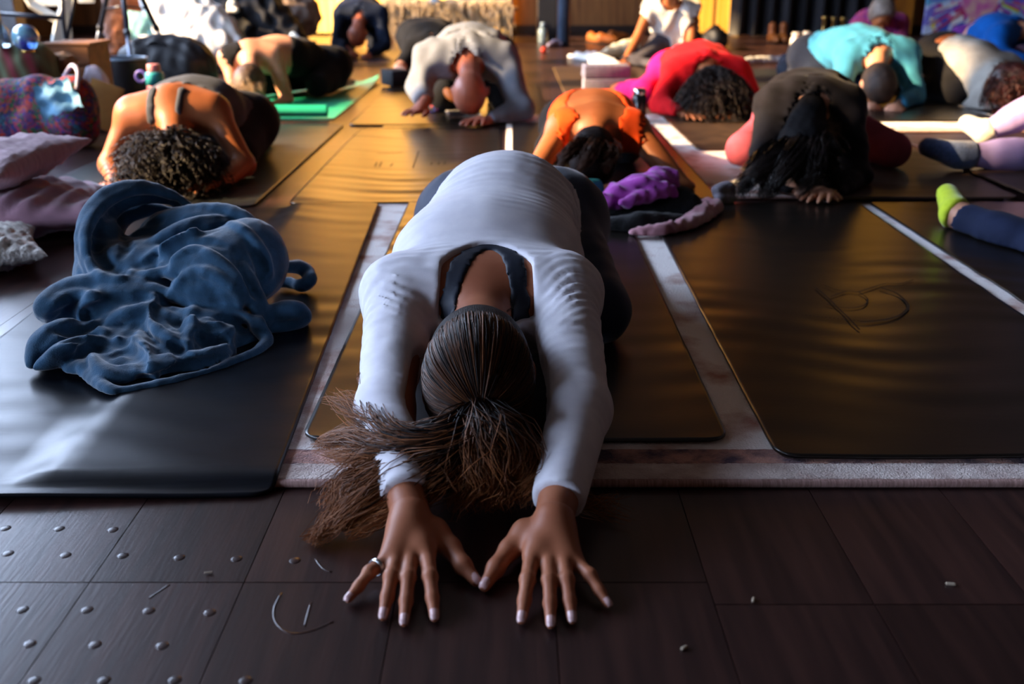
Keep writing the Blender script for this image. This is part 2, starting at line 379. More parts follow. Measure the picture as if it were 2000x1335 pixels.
# the rug under the first row
M_RUG = mat('distressed_rug', '#f0e8e4', .95, '#a8705c', 9, .9, 260, sheen=.3, contrast=(.30, .50), detail=9)
M_RUG2 = mat('rug_border', '#e0d0c8', .95, '#bca49c', 26, 1, 300, sheen=.3, detail=8)
M_RUG3 = mat('rug_band', '#c89484', .95, '#42304a', 22, 1, 300, sheen=.2, contrast=(.38, .6), detail=9)
M_BIND = mat('rug_binding', '#c09a92', .8, '#9a766e', 40, .8, 160, stretch=(12, 1, 1))
def pile(x, y): return 0*x
def rug(label, x0, x1, y0, y1, fine=False):
    e = empty('rug', ((x0+x1)/2, (y0+y1)/2, 0), label, 'rug', 'rugs')
    n1, n2 = (240, 70) if fine else (40, 60); rr = np.random.default_rng(5)
    mk('rug_field', rounded_sheet(x0+.004, x1-.004, y0+.105, y1-.03, .004, n1, n2, lambda x, y: .0005+.0009*rr.random(x.shape), .010), M_RUG, e)
    mk('patterned_band', rounded_sheet(x0+.004, x1-.004, y0+.058, y0+.105, .004, n1*2, 10, lambda x, y: .0005+.0014*rr.random(x.shape), .010), M_RUG3, e)
    mk('plain_border', rounded_sheet(x0+.004, x1-.004, y0+.010, y0+.058, .004, n1*2, 10, lambda x, y: .0005+.0018*rr.random(x.shape), .010), M_RUG2, e)
    mk('plain_border', rounded_sheet(x0+.004, x1-.004, y1-.03, y1-.006, .003, n1, 6, lambda x, y: .0005+.0012*rr.random(x.shape), .010), M_RUG2, e)
    mk('binding', tube([(x, y0+.006, .0066) for x in np.linspace(x0, x1, 60)], .0062, 8), M_BIND, e)
    mk('binding', tube([(x, y1-.004, .006) for x in np.linspace(x0, x1, 60)], .0055, 8), M_BIND, e)
rug('faded cream and rust rug under the front row of mats', *RUG, fine=True)
ymat('black mat under the crumpled navy blanket', -1.04, -.375, 1.222, 3.07, M_MATB, seed=1, edge=.007, rot=.045)
ymat('black mat beneath the person in the white top', -.325, .335, 1.385, 3.12, M_MAT, seed=2, edge=.004)
RM = ymat('black mat with a printed circle emblem right of the white-topped person', .405, 1.075, 1.325, 3.10, M_MAT, seed=3, edge=.006, rot=-.012)
ymat('black mat beneath the person with yellow socks', 1.12, 1.79, 1.50, 3.10, M_MAT, seed=4)
# printed marks on two mats
M_PRINT = mat('dark_print', '#050404', .5)
def ribbon(pts, w, z):
    p = smoothpts(pts, 5); t = np.gradient(p, axis=0); n = np.stack([-t[:, 1], t[:, 0], 0*t[:, 0]], 1); n /= np.linalg.norm(n, axis=1, keepdims=True)+1e-9
    v = np.concatenate([p+n*w/2, p-n*w/2]); k = len(p); v[:, 2] = z
    return v, [(i, i+1, k+i+1, k+i) for i in range(k-1)]
zq = lambda l, z: [P(1550+a/6.667, 480+b/6.667, z=z) for a, b in l]
zp = .0225
em = [ribbon(zq([(290, 540), (430, 660), (560, 790), (700, 920), (860, 1090)], zp), .004, zp), ribbon(zq([(480, 660), (690, 590), (840, 595), (960, 560), (1190, 490), (1380, 490), (1560, 440)], zp), .0035, zp),
      ribbon(zq([(850, 600), (940, 660), (965, 720), (900, 780), (740, 805), (560, 790), (430, 755)], zp), .0035, zp), ribbon(zq([(1130, 540), (1330, 610), (1460, 720), (1490, 800), (1400, 890), (1250, 945), (1000, 980), (860, 980)], zp), .006, zp), ribbon(zq([(400, 510), (560, 570), (700, 590)], zp), .003, zp)]
for k in range(14):
    a = 150+k*52; em.append(ribbon(zq([(a, 900+k*5.5), (a+26, 903+k*5.5)], zp), .004, zp))
mk('printed_emblem', join(*em), M_PRINT, RM, smooth=False)
M2 = ymat('empty gold-lit black mat behind the white-topped person', -.715, -.055, 3.13, 4.76, M_MAT, seed=6, wave=.0016, rot=.002)
zq2 = lambda l: [P(540+a/3.512, 80+b/3.512, z=.0095) for a, b in l]
em = [ribbon(zq2(l), .006, .0095) for l in ([(675, 860), (690, 830)], [(705, 860), (722, 828)], [(780, 858), (800, 838)], [(935, 870), (975, 755)], [(1060, 850), (1066, 830)], [(1110, 848), (1116, 828)], [(1150, 846), (1158, 826)], [(690, 770), (870, 762)])]
mk('printed_script', join(*em), M_PRINT, M2, smooth=False)
# second and third rows
rug('pale worn rug under the orange-topped person\'s mat', -.03, 1.6, 3.2, 5.25)
ymat('dark mat beneath the person in the orange top', .0, .665, 3.14, 4.9, M_MAT, seed=7, base=.0128)
ymat('brown mat beneath the red-topped person', .76, 1.42, 4.10, 5.9, M_MATBR, seed=8, base=.0128)
ymat('dark mat beneath the black-topped person with pink leggings', .98, 1.64, 3.16, 4.05, M_MATBR, seed=9, base=.013, rot=-.03)
ymat('dark grey-teal mat beneath the curly-haired person in a grey tank', -1.62, -.815, 3.09, 4.9, M_MATG, seed=10, base=.001)
ymat('wide dark mat beneath the person in the grey hoodie', -.79, .17, 4.88, 6.75, M_MAT, seed=11, base=.001, th=.007)
ymat('thin black mat edge under the grey hoodie person\'s mat', -.62, .5, 4.79, 4.872, M_MAT, seed=12, base=.001, th=.004, r=.01)
gm = empty('yoga_mat', (-1.3, 5.6, 0), 'bright green mat with its front edge rolled up', 'yoga mat', 'yoga mats')
mk('mat_sheet', rounded_sheet(-1.74, -.90, 5.08, 7.0, .03, 26, 80, lambda x, y: .001+.045*np.clip((y-6.2)/.8, 0, 1)**2*np.clip((x+1.02)/.12, 0, 1), .006), M_GREEN, gm)
sp = []
for t in np.linspace(0, 5*math.pi, 70): r_ = .014+.0013*t; sp.append((0, r_*math.cos(t), r_*math.sin(t)))
sp = np.array(sp)
v, f = [], []
for x in np.linspace(-1.74, -.93, 12): v += [(x, 5.10+p[1], .044+p[2]) for p in sp]
for i in range(11):
    for j in range(69): f.append((i*70+j, i*70+j+1, (i+1)*70+j+1, (i+1)*70+j))
mk('rolled_edge', (np.array(v), f), M_GREEN, gm)
ymat('plum mat beneath the folded-over navy person', -1.75, -1.0, 8.3, 10.2, M_PURP, seed=13, base=.001)
ymat('brown mat at the knees of the seated person in white', .32, 1.0, 6.3, 8.1, M_MATBR, seed=14, base=.001)
ymat('grey mat beneath the seated person in white', .75, 1.75, 8.15, 9.2, M_MATG, seed=15, base=.001)
ymat('dark grey mat behind the red-topped person', 1.46, 2.1, 6.0, 7.9, M_MATG, seed=16, base=.001)
rug('cream-edged rug under the blue-shirted person\'s mat', 1.62, 3.3, 4.66, 6.6)
ymat('dark mat beneath the person in the blue shirt', 1.72, 2.42, 4.95, 6.5, M_MAT, seed=17, base=.0128)
ymat('dark mat beneath the person in the pale grey top', 2.46, 3.2, 4.84, 6.4, M_MAT, seed=18, base=.0128)
ymat('dark mat with a glossy sheen beneath the lavender-legged person', 1.72, 2.42, 3.2, 4.6, M_PURP, seed=19, base=.001)
ymat('rust-brown mat between the pink-legged and lavender-legged people', 1.66, 2.3, 2.98, 3.9, M_MATBR, seed=20, base=.0128, rot=.03, lift=.006)
# floor detail: raised nail bumps, old scars, crumbs
bm_ = lathe([(.0075, 0), (.006, .0005), (.0036, .0009), (.001, .001)], n=12)
bme = bpy.data.meshes.new('nail_bump'); bme.from_pydata([tuple(x) for x in bm_[0]], [], bm_[1]); bme.materials.append(M_FLOOR); bme.polygons.foreach_set('use_smooth', [True]*len(bme.polygons))
z4 = lambda a, b: P(a/2.857, 900+b/2.857, z=0)
for (a, b) in [(30, 375), (330, 378), (630, 383), (45, 515), (365, 525), (685, 528), (1000, 538), (1320, 545), (1645, 555), (125, 830), (485, 830), (830, 835), (1170, 845), (165, 1020), (530, 1025), (905, 1030), (190, 1225), (580, 1225), (975, 1222), (1370, 1226)]:
    p = z4(a, b); o = bpy.data.objects.new('nail_bump', bme); COL.objects.link(o); o.parent = fl; o.location = (p[0], p[1]-4.65, .12)
for l in ([(1570, 735), (1530, 820), (1540, 900), (1620, 960), (1740, 945), (1860, 895)], [(1735, 790), (1715, 860), (1700, 920)], [(1760, 545), (1800, 595), (1850, 620)], [(830, 765), (890, 725), (945, 690)]):
    p = smoothpts([z4(*q) for q in l], 4); p[:, 2] = -.0012; mk('floor_scar', tube(p, .0021, 6), M_FLOOR, fl)
M_CRUMB = mat('crumb', '#a89884', .8)
for k, (u, v, lab) in enumerate([(1472, 1174, 'crumpled pale crumb on the floor right of the hands'), (1854, 1144, 'pale paper scrap on the floor at far right'), (1338, 1268, 'white crumb on the floor nearest the camera'), (408, 1119, 'tiny white crumb on the floor left of the hands')]):
    p = P(u, v, z=0); rr = np.random.default_rng(k); g = Grid([cap(p, p+A(.006, 0, 0), .006)], .0015, .006); d = rr.uniform(-.003, .003, (3, 3))
    F = g.field([(cap(p+A(-.002, 0, .002)+d[0]*A(1, 1, 0), p+A(.004, .002, .002)+d[1]*A(1, 1, 0), .0022 if k < 3 else .0014), .001)]); mk('crumb', g.mesh(F), M_CRUMB); tag(COL.objects[-1], lab, 'crumb', 'crumbs on the floor')

# ------------------------------------------------------------------ people
SKIN_A = mat('tan_skin', '#a8694a', .5, '#8f5238', 9, .12, 220, spec=.35, sss=.0)
SKIN_B = mat('fair_skin', '#d59b7c', .5, '#c08467', 9, .12, 220, spec=.35)
SKIN_C = mat('brown_skin', '#a5623a', .48, '#8c4f2c', 9, .12, 220, spec=.35)
SKIN_D = mat('ruddy_skin', '#b4694f', .45, '#9c5540', 9, .12, 220, spec=.4)
def frame(c, f):
    c = nrm(c); f = nrm(f - c*np.dot(f, c)); return np.stack([np.cross(f, c), f, c], 1)          # columns: lateral, face, crown
def head_prims(H, c, f, s=1):
    R = frame(c, f); l, f, c = R[:, 0], R[:, 1], R[:, 2]; pr = []
    E = lambda a, b, d, r, k: pr.append((ell(H+s*(a*l+b*f+d*c), R, s*np.array(r)), k))
    E(0, -.012, .022, (.074, .094, .088), .02)                         # cranium
    E(0, .028, -.045, (.056, .062, .072), .035)                        # face and jaw
    E(0, .07, -.098, (.026, .02, .018), .02)                           # chin
    E(0, .101, -.03, (.011, .016, .022), .012)                         # nose
    E(0, .082, .018, (.05, .014, .012), .012)                          # brow
    E(0, .09, -.068, (.022, .010, .008), .008)                         # lips
    for g in (-1, 1):
        E(.03*g, .082, -.004, (.013, .008, .009), .006)                # eyes
        E(.04*g, .062, -.035, (.02, .018, .02), .015)                  # cheeks
        E(.077*g, -.005, -.012, (.010, .02, .032), .008)               # ears
    return pr
def hand_prims(w, MC, fingers, thumb, s=1):
    """w wrist; MC four knuckles; fingers: lists of joints after the knuckle; thumb: joints from base to tip"""
    pr = [(cap(w, lerp(w, MC.mean(0), .3), .024*s, .024*s), .01)]
    for i in range(4): pr.append((cap(lerp(w, MC[i], .12), MC[i], .018*s, .0112*s), .014))
    for i in range(3): pr.append((cap(lerp(w, lerp(MC[i], MC[i+1], .5), .35), lerp(MC[i], MC[i+1], .5)*A(1, 1, 1)-A(0, 0, .002), .016*s, .009*s), .012))
    for i in range(4):
        q = [MC[i]]+list(fingers[i]); rs = [.0105, .0088, .0078, .0062] if i < 3 else [.0092, .0076, .0068, .0054]
        for j in range(len(q)-1): pr.append((cap(q[j], q[j+1], rs[min(j, 3)]*s, rs[min(j+1, 3)]*s), .005))
        pr.append((ell(q[1], np.eye(3), np.array([.0097, .0097, .0092])*s*(1 if i < 3 else .86)), .003))
    rs = [.017, .0125, .0105, .0072]
    for j in range(len(thumb)-1): pr.append((cap(thumb[j], thumb[j+1], rs[min(j, 3)]*s, rs[min(j+1, 3)]*s), .008))
    pr.append((cap(thumb[0], lerp(w, MC[0], .8), .015*s, .011*s), .016))
    return pr
def auto_hand(w, d, side, s=1, spread=.18, curl=.25, floor=.02):
    """a resting hand: side +1 has its thumb towards the left of d"""
    d = nrm(A(d[0], d[1], 0)); n = A(0, 0, 1); l = np.cross(n, d)*side
    z0 = floor+.012*s; k = w+d*.082*s; MC, FI = [], []
    for i, (o, L) in enumerate(zip((.030, .010, -.010, -.028), (.068, .076, .070, .055))):
        m = k+l*o*s-d*(.004, 0, .004, .013)[i]*s; m[2] = z0+.012*s; MC.append(m)
        a = spread*(1.2-.8*i); dd = nrm(d*math.cos(a)+l*math.sin(a)); ps, z, p = [], m[2], m
        for j, fr in enumerate((.45, .32, .23)):
            p = p+dd*L*fr*s*(1-.18*curl*j); p = p.copy(); p[2] = max(z0-.004*s, m[2]+(.006*curl-.007*j)*s); ps.append(p)
        FI.append(ps)
    t0 = w+d*.022*s+l*.022*s; t0[2] = z0+.008; t1 = t0+(d*.028+l*.026)*s; t1[2] = z0+.004; t2 = t1+(d*.026+l*.016)*s; t2[2] = z0; t3 = t2+(d*.022+l*.008)*s; t3[2] = z0-.003
    return hand_prims(w, np.array(MC), FI, [t0, t1, t2, t3], s)
def fist(w, d, s=1):
    d = nrm(d); pr = [(ell(w+d*.045*s, np.eye(3), A(.042, .045, .032)*s), .01)]
    l = nrm(np.cross(A(0, 0, 1), d))
    for i in range(4): pr.append((cap(w+d*.07*s+l*(.026-.017*i)*s+A(0, 0, .012), w+d*.078*s+l*(.026-.017*i)*s-A(0, 0, .016), .0105*s), .004))
    pr.append((cap(w+d*.03*s+l*.04*s, w+d*.075*s+l*.026*s, .012*s), .006)); return pr

class Rig:
    """joints of one figure; l / r are image-left / image-right"""
    def __init__(g, head, pel, shl, shr, ell_, wrl, elr, wrr, crown=None, face=(0, 0, -1), s=1, knees=None, ankles=None, toes=None, spine=None, hipw=.088, floor=.02, kneew=.15, nb=None, waistw=.055, waistr=.098):
        g.s = s; g.head, g.pel, g.sh, g.el, g.wr = head, pel, (shl, shr), (ell_, elr), (wrl, wrr); g.floor = floor
        fw = (head-pel)*A(1, 1, 0); g.fw = nrm(fw); g.lat = nrm(shr-shl)*A(1, 1, 0); g.lat = nrm(g.lat)
        g.crown = nrm(crown if crown is not None else g.fw); g.face = np.asarray(face, float)
        g.nb = (shl+shr)/2+A(0, 0, .028*s) if nb is None else nb; g.ww, g.wrad = waistw, waistr
        g.sp = spine if spine is not None else [lerp(g.nb, pel, .4)+A(0, 0, .02*s), lerp(g.nb, pel, .72)+A(0, 0, .025*s)]
        g.hip = [pel-g.lat*hipw*s, pel+g.lat*hipw*s]
        zk = floor+.055*s
        def flat(p, z): p = p.copy(); p[2] = z; return p
        g.kn = knees if knees is not None else [flat(pel+g.fw*.30*s+g.lat*w*s, zk) for w in (-kneew, kneew)]
        g.an = ankles if ankles is not None else [flat(pel-g.fw*.13*s+g.lat*w*s, floor+.04*s) for w in (-.09, .09)]
        g.to = toes if toes is not None else [flat(a-g.fw*.16*s, floor+.026*s) for a in g.an]
    def prims(g):
        s = g.s; nb, pel = g.nb, g.pel; c, w = g.sp; T = []
        T.append((cap(g.sh[0], g.sh[1], .058*s), .04))
        T.append((cap(nb, c, .072*s, .1*s), .05)); T.append((cap(c, w, .1*s, g.wrad*s), .05)); T.append((cap(w, pel, g.wrad*s, .12*s), .05))
        for i, q in ((0, -1), (1, 1)):
            T.append((cap(lerp(nb, g.sh[i], .62)-A(0, 0, .015*s), c+g.lat*q*.075*s-A(0, 0, .01*s), .07*s, .085*s), .05))
            T.append((cap(c+g.lat*q*.075*s-A(0, 0, .01*s), w+g.lat*q*g.ww*s-A(0, 0, .01*s), .085*s, .9*g.wrad*s), .05))
            T.append((cap(g.hip[i], g.hip[i]-g.fw*.05*s, .118*s, .11*s), .05))
        ARM, LEG = [], []
        for i in (0, 1):
            ARM += [(cap(g.sh[i], g.el[i], .050*s, .037*s), .03), (cap(g.el[i], g.wr[i], .038*s, .025*s), .02)]
            LEG += [(cap(g.hip[i], g.kn[i], .088*s, .058*s), .04), (cap(g.kn[i], g.an[i], .054*s, .036*s), .03), (cap(lerp(g.kn[i], g.an[i], .35), lerp(g.kn[i], g.an[i], .5), .053*s, .05*s), .03), (cap(g.an[i], g.to[i], .036*s, .024*s), .02)]
        hb = g.head-g.crown*.045*s-g.face*.03*s
        N = [(cap(nb, hb, .052*s, .05*s), .04)]
        return dict(torso=T, arm=ARM, leg=LEG, neck=N, head=head_prims(g.head, g.crown, g.face, s))

def person(label, g, skin, res=.012, hands=(), wear=(), extra=(), floor=None, hfloor=None):
    """hands: primitives per hand; wear: (name, material, offset, region function, wrinkle spec)"""
    floor = g.floor if floor is None else floor; res = res*1.22 if res > .008 else res
    e = empty('person', (float(g.pel[0]), float(g.pel[1]), floor), label, 'person', 'people on the mats')
    p = g.prims(); allp = p['torso']+p['leg']+p['arm']+p['neck']+p['head']+list(extra)
    G = Grid([q for q, _ in allp], res, .05); F = G.field(allp)
    F = np.maximum(F, (floor+.001-G.Z))
    parts = [relax(G.mesh(F), 1, .4)]
    for hp in hands:
        gh = Grid([q for q, _ in hp], max(.0028, res*.42), .012); FH = np.maximum(gh.field(hp), (floor if hfloor is None else hfloor)+.0005-gh.Z); parts.append(relax(gh.mesh(FH), 1, .35))
    b = mk('body', vfjoin(*parts), skin, e)
    for (name, m, off, reg, wr) in wear:
        Rg = reg(G, p, g); W = F-off
        if wr is not None: W = W+wr(G, p, g)
        K = np.maximum(W, Rg); K = np.maximum(K, floor+.0015-G.Z)
        vf = G.mesh(K)
        if len(vf[0]): mk(name, relax(vf, 1, .4), m, e)
    return e
def R_(G, prs, grow): 
    F = G.full()
    for q in prs: G.add(F, q[0] if isinstance(q[0], tuple) else q, .01, grow, margin=.12)
    return F
def plane(G, p, n): n = nrm(n); return ((G.X-p[0])*n[0]+(G.Y-p[1])*n[1]+(G.Z-p[2])*n[2]).astype(f32)
def cutneck(G, F, g, r, back=0.0, width=0):
    a = g.nb-g.fw*back; q = cap(a-g.lat*width, a+g.lat*width, r); G.add(F, q, .005, 0, sub=True); G.add(F, cap(a, g.head, r, r), .005, 0, sub=True); return F
def top_region(sleeve=.92, neck=.075, down=.9, back=0.0, width=0, grow=.05):
    """a top covering the torso; sleeve: 0 none, .5 to the elbow, 1 to the wrist"""
    def f(G, p, g):
        pr = [q for q, _ in p['torso']]; F = R_(G, pr, grow)
        for i in (0, 1):
            if sleeve <= .5:
                if sleeve > 0:
                    e_ = lerp(g.sh[i], g.el[i], sleeve*2); A_ = R_(G, [cap(g.sh[i], g.el[i], .05)], grow*.7); A_ = np.maximum(A_, plane(G, e_, g.el[i]-g.sh[i])); F = np.minimum(F, A_)
            else:
                e_ = lerp(g.el[i], g.wr[i], sleeve*2-1); B_ = R_(G, [cap(g.el[i], g.wr[i], .04)], grow*.6); B_ = np.maximum(B_, plane(G, e_, g.wr[i]-g.el[i]))
                F = np.minimum(F, np.minimum(R_(G, [cap(g.sh[i], g.el[i], .05)], grow*.6), B_))
        F = np.maximum(F, plane(G, lerp(g.nb, g.pel, down), (g.pel-g.nb)*A(1, 1, .3)))
        dT = R_(G, pr[:4]+pr[4:6]+pr[7:9], 0); dL = R_(G, [q for q, _ in p['leg']], 0); F = np.maximum(F, (dT-dL)*.6-.004)
        G.add(F, cap(g.head-g.crown*.02*g.s, g.head+g.crown*.06*g.s, .105*g.s), .004, 0, sub=True)
        if sleeve == 0:
            for i in (0, 1): G.add(F, cap(g.sh[i]+(g.sh[i]-g.nb)*.25, g.el[i], .062*g.s, .05), .004, 0, sub=True)
        return cutneck(G, F, g, neck*g.s, back, width)
    return f
def legs_region(end=.97, up=.62):
    def f(G, p, g):
        F = np.maximum(R_(G, [cap(g.hip[0], g.hip[1], .12), cap(g.sp[1], g.pel, .11)] + [cap(h, h-g.fw*.05*g.s, .118*g.s) for h in g.hip], .05), plane(G, lerp(g.nb, g.pel, up), (g.nb-g.pel)*A(1, 1, .3)))
        F = np.minimum(F, R_(G, [q for q, _ in p['leg']], .03))
        for i in (0, 1):
            e_ = lerp(g.kn[i], g.an[i], end); G.add(F, cap(e_+nrm(g.an[i]-e_)*.05, g.to[i], .055*g.s, .05), .003, 0, sub=True)
        return F
    return f
def sock_region(i, start=.9):
    def f(G, p, g):
        e_ = lerp(g.kn[i], g.an[i], start); F = R_(G, [cap(e_, g.an[i], .05), cap(g.an[i], g.to[i], .045)], .03)
        return np.maximum(F, plane(G, e_, g.kn[i]-e_))
    return f
def wrk(amp, wl, seed, ax=(1, 1, 1)): return lambda G, p, g: amp*G.noise(wl, seed, ax)

def hair_cap(e, g, m, thick=.012, res=.007, lumps=.004, seed=1, front=.055, nape=0):
    R = frame(g.crown, g.face); f = R[:, 1]; s = g.s
    pr = [(ell(g.head+s*(-.012*f+.022*g.crown), R, s*(np.array([.074, .094, .088])+thick)), .02), (ell(g.head+s*(-.03*f-.03*g.crown), R, s*(np.array([.066, .07, .07])+thick)), .03)]
    if nape: pr.append((cap(g.head-.02*g.crown*s-.03*f*s, lerp(g.head, g.nb, .75)+A(0, 0, .015), .08*s, nape*s), .03))
    G = Grid([q for q, _ in pr], res, .03); F = G.field(pr)+lumps*G.noise(.035, seed)
    F = np.maximum(F, plane(G, g.head+front*s*f+.03*s*g.crown, f-.45*g.crown)); F = np.maximum(F, g.floor+.002-G.Z)
    return mk('hair', G.mesh(F), m, e)
def curly(e, g, m, n=700, L=.16, spread=(.15, .12, .10), seed=1, r=.0028, center=None, floor=None, down=.05):
    """curls growing off the head: each a loose helix falling outwards"""
    rr = np.random.default_rng(seed); R = frame(g.crown, g.face); s = g.s; fl_ = (g.floor if floor is None else floor)+.004
    d = rr.normal(size=(n*3, 3)); d /= np.linalg.norm(d, axis=1, keepdims=True); loc = d@R
    d = d[(loc[:, 1] < .45)][:n]; n = len(d)
    root = g.head+.02*g.crown*s+d*.088*s
    k = 22; t = np.linspace(0, 1, k)[None, :, None]; Ls = (L*rr.uniform(.6, 1.15, (n, 1, 1)))*s
    out = d[:, None, :]; grav = np.array([0, 0, -1.])+.5*g.crown*1.0
    path = root[:, None, :]+out*Ls*(t*.75)+grav*Ls*(t**2*down*10)
    a = rr.normal(size=(n, 3)); a -= d*(a*d).sum(1, keepdims=True); a /= np.linalg.norm(a, axis=1, keepdims=True); b = np.cross(d, a)
    w = rr.uniform(3, 5, (n, 1, 1))*2*np.pi*t+rr.uniform(0, 6, (n, 1, 1)); hr = rr.uniform(.006, .012, (n, 1, 1))*np.minimum(1, t*6)
    path = path+hr*(np.cos(w)*a[:, None]+np.sin(w)*b[:, None]); path[..., 2] = np.maximum(path[..., 2], fl_+rr.uniform(0, .01, (n, 1)))
    rad = r*(1-.5*t[..., 0])*np.ones((n, 1)); v, f = strands(path, rad)
    return mk('curls', (v, f), m, e)
def locks(guides, n, spread, r, seed=1, wav=.01, k=16, taper=.75, floor=.02, grow=1.0, stray=.06):
    """strands following smooth guides [(k_i, 3) points]; spread = radius of the bundle along it"""
    rr = np.random.default_rng(seed); out = []; rad = []
    for gi, (pts, sp, cnt) in enumerate(guides):
        q = smoothpts(pts, 8); tt = np.linspace(0, 1, k); ti = np.linspace(0, 1, len(q)); c = np.stack([np.interp(tt, ti, q[:, j]) for j in range(3)], 1)
        spc = np.interp(tt, np.linspace(0, 1, len(sp)), sp)
        tg = np.gradient(c, axis=0); tg /= np.linalg.norm(tg, axis=1, keepdims=True); ref = A(0, 0, 1); u = np.cross(tg, ref); u /= np.linalg.norm(u, axis=1, keepdims=True)+1e-9; w = np.cross(u, tg)
        cnt = int(cnt*n); th = rr.uniform(0, 2*np.pi, cnt); rho = np.sqrt(rr.uniform(0, 1, cnt)); isx = rr.random(cnt) < stray; rho[isx] *= 1.7
        ends = np.where(rr.random(cnt) < .6, rr.uniform(.8, 1, cnt), rr.uniform(.45, .9, cnt))
        tw = rr.normal(0, .5, cnt)
        for s_ in range(cnt):
            te = tt*ends[s_]; cc = np.stack([np.interp(te, tt, c[:, j]) for j in range(3)], 1); uu = np.stack([np.interp(te, tt, u[:, j]) for j in range(3)], 1); ww = np.stack([np.interp(te, tt, w[:, j]) for j in range(3)], 1); sc = np.interp(te, tt, spc)
            a = th[s_]+tw[s_]*te*2
            p = cc+(uu*np.cos(a)[:, None]+.62*ww*np.sin(a)[:, None])*(sc*rho[s_])[:, None]
            f1, f2 = rr.uniform(1, 2.5), rr.uniform(3, 6)
            p = p+wav*te[:, None]*(np.sin(f1*6.28*te+rr.uniform(0, 6))[:, None]*uu+.6*np.sin(f2*6.28*te+rr.uniform(0, 6))[:, None]*ww*.6+.35*np.sin(f2*6.28*te+rr.uniform(0, 6))[:, None]*uu)
            out.append(p); rad.append(r*(1-taper*tt**2)*rr.uniform(.7, 1.2))
    out = np.array(out); out[..., 2] = np.maximum(out[..., 2], floor+.001+.002*rr.random(out[..., 2].shape[:1])[:, None])
    return out, np.array(rad)
def hairmat(name, root, tip, rough=.38):
    m = bpy.data.materials.new(name); m.use_nodes = True; nt = m.node_tree; b = nt.nodes['Principled BSDF']
    at = nt.nodes.new('ShaderNodeAttribute'); at.attribute_name = 'tone'; r = nt.nodes.new('ShaderNodeValToRGB'); r.color_ramp.elements[0].color = lin(root); r.color_ramp.elements[1].color = lin(tip)
    nt.links.new(at.outputs['Fac'], r.inputs[0]); nt.links.new(r.outputs[0], b.inputs['Base Color']); b.inputs['Roughness'].default_value = rough; b.inputs['Specular IOR Level'].default_value = .2
    return m
def hair_mesh(name, paths, rads, m, e, tone=None, seed=3):
    v, f = strands(paths, rads); o = mk(name, (v, f), m, e)
    rr = np.random.default_rng(seed); n, k, _ = paths.shape
    t = (np.linspace(0, 1, k)[None] if tone is None else tone)*np.ones((n, 1)); t = np.clip(t+rr.normal(0, .13, (n, 1)), 0, 1)
    at = o.data.attributes.new('tone', 'FLOAT', 'POINT'); at.data.foreach_set('value', np.repeat(t.reshape(-1), 3).astype(f32))
    return o

# ---- the person in the white long-sleeved top, nearest the camera
FLm = .018
hd = A(-.05, 1.385, .118)
g = Rig(hd, A(.0, 2.16, .175), P(782, 575, Y=1.63), P(1100, 572, Y=1.63), P(757, 800, Y=1.335), P(801, 1003, z=.046), P(1131, 800, Y=1.335), P(1082, 1012, z=.046),
        crown=(0, -1, -.12), face=(0, .1, -1), s=1, floor=FLm, hipw=.095,
        knees=[A(-.19, 1.80, .075), A(.165, 1.83, .08)], spine=[A(-.045, 1.80, .19), A(-.012, 2.0, .245)], nb=A(-.05, 1.63, .160), waistw=.05, waistr=.092)
g.floor = FLm
Z3 = lambda a, b, z: P(640+a/3.3333, 940+b/3.3333, z=z)
def traced_hand(w, mc, tips, th, fz=.0):
    MC = np.array([Z3(x, y, .027 if i < 3 else .023) for i, (x, y) in enumerate(mc)]); FI = []
    for i, (x, y) in enumerate(tips):
        t = Z3(x, y, .0075); m = MC[i]; p1 = lerp(m, t, .45); p1[2] = .024; p2 = lerp(m, t, .74); p2[2] = .0145; FI.append([p1, p2, t])
    return MC, FI, hand_prims(w, MC, FI, [Z3(*q) for q in th])
wl, wr_ = g.wr
MCl, FIl, hl = traced_hand(wl, [(645, 470), (545, 455), (455, 470), (385, 515)], [(695, 880), (497, 912), (362, 872), (135, 762)], [(690, 330, .03), (800, 430, .022), (880, 545, .016), (968, 648, .009)])
MCr, FIr, hr = traced_hand(wr_, [(1330, 490), (1435, 480), (1530, 495), (1615, 525)], [(1262, 895), (1452, 925), (1590, 895), (1825, 795)], [(1290, 340, .03), (1185, 440, .022), (1095, 560, .016), (1022, 680, .009)])
M_WHITE = mat('white_jersey', '#d9d6dc', .75, '#cfccd4', 30, .25, 700, sheen=.15, spec=.2)
nt = M_WHITE.node_tree; bp0 = [n for n in nt.nodes if n.type == 'BUMP'][0]; tc = [n for n in nt.nodes if n.type == 'TEX_COORD'][0]
wv = nt.nodes.new('ShaderNodeTexWave'); wv.bands_direction = 'Y'; wv.inputs['Scale'].default_value = 15; wv.inputs['Distortion'].default_value = 9; wv.inputs['Detail'].default_value = 2; wv.inputs['Detail Scale'].default_value = .35
ns = nt.nodes.new('ShaderNodeTexNoise'); ns.inputs['Scale'].default_value = 9; mu = nt.nodes.new('ShaderNodeMath'); mu.operation = 'MULTIPLY'; rp = nt.nodes.new('ShaderNodeMapRange'); rp.inputs[1].default_value = .42; rp.inputs[2].default_value = .72
b3 = nt.nodes.new('ShaderNodeBump'); b3.inputs['Strength'].default_value = .55; b3.inputs['Distance'].default_value = .0022
for a_, b_ in ((tc.outputs['Object'], wv.inputs[0]), (tc.outputs['Object'], ns.inputs[0]), (ns.outputs[0], rp.inputs[0]), (rp.outputs[0], mu.inputs[0]), (wv.outputs['Fac'], mu.inputs[1]), (mu.outputs[0], b3.inputs['Height']), (bp0.outputs[0], b3.inputs['Normal']), (b3.outputs[0], nt.nodes['Principled BSDF'].inputs['Normal'])): nt.links.new(a_, b_)
M_NAVY = mat('navy_legging', '#1c2740', .7, '#141d33', 12, .3, 300, sheen=.25, spec=.25)
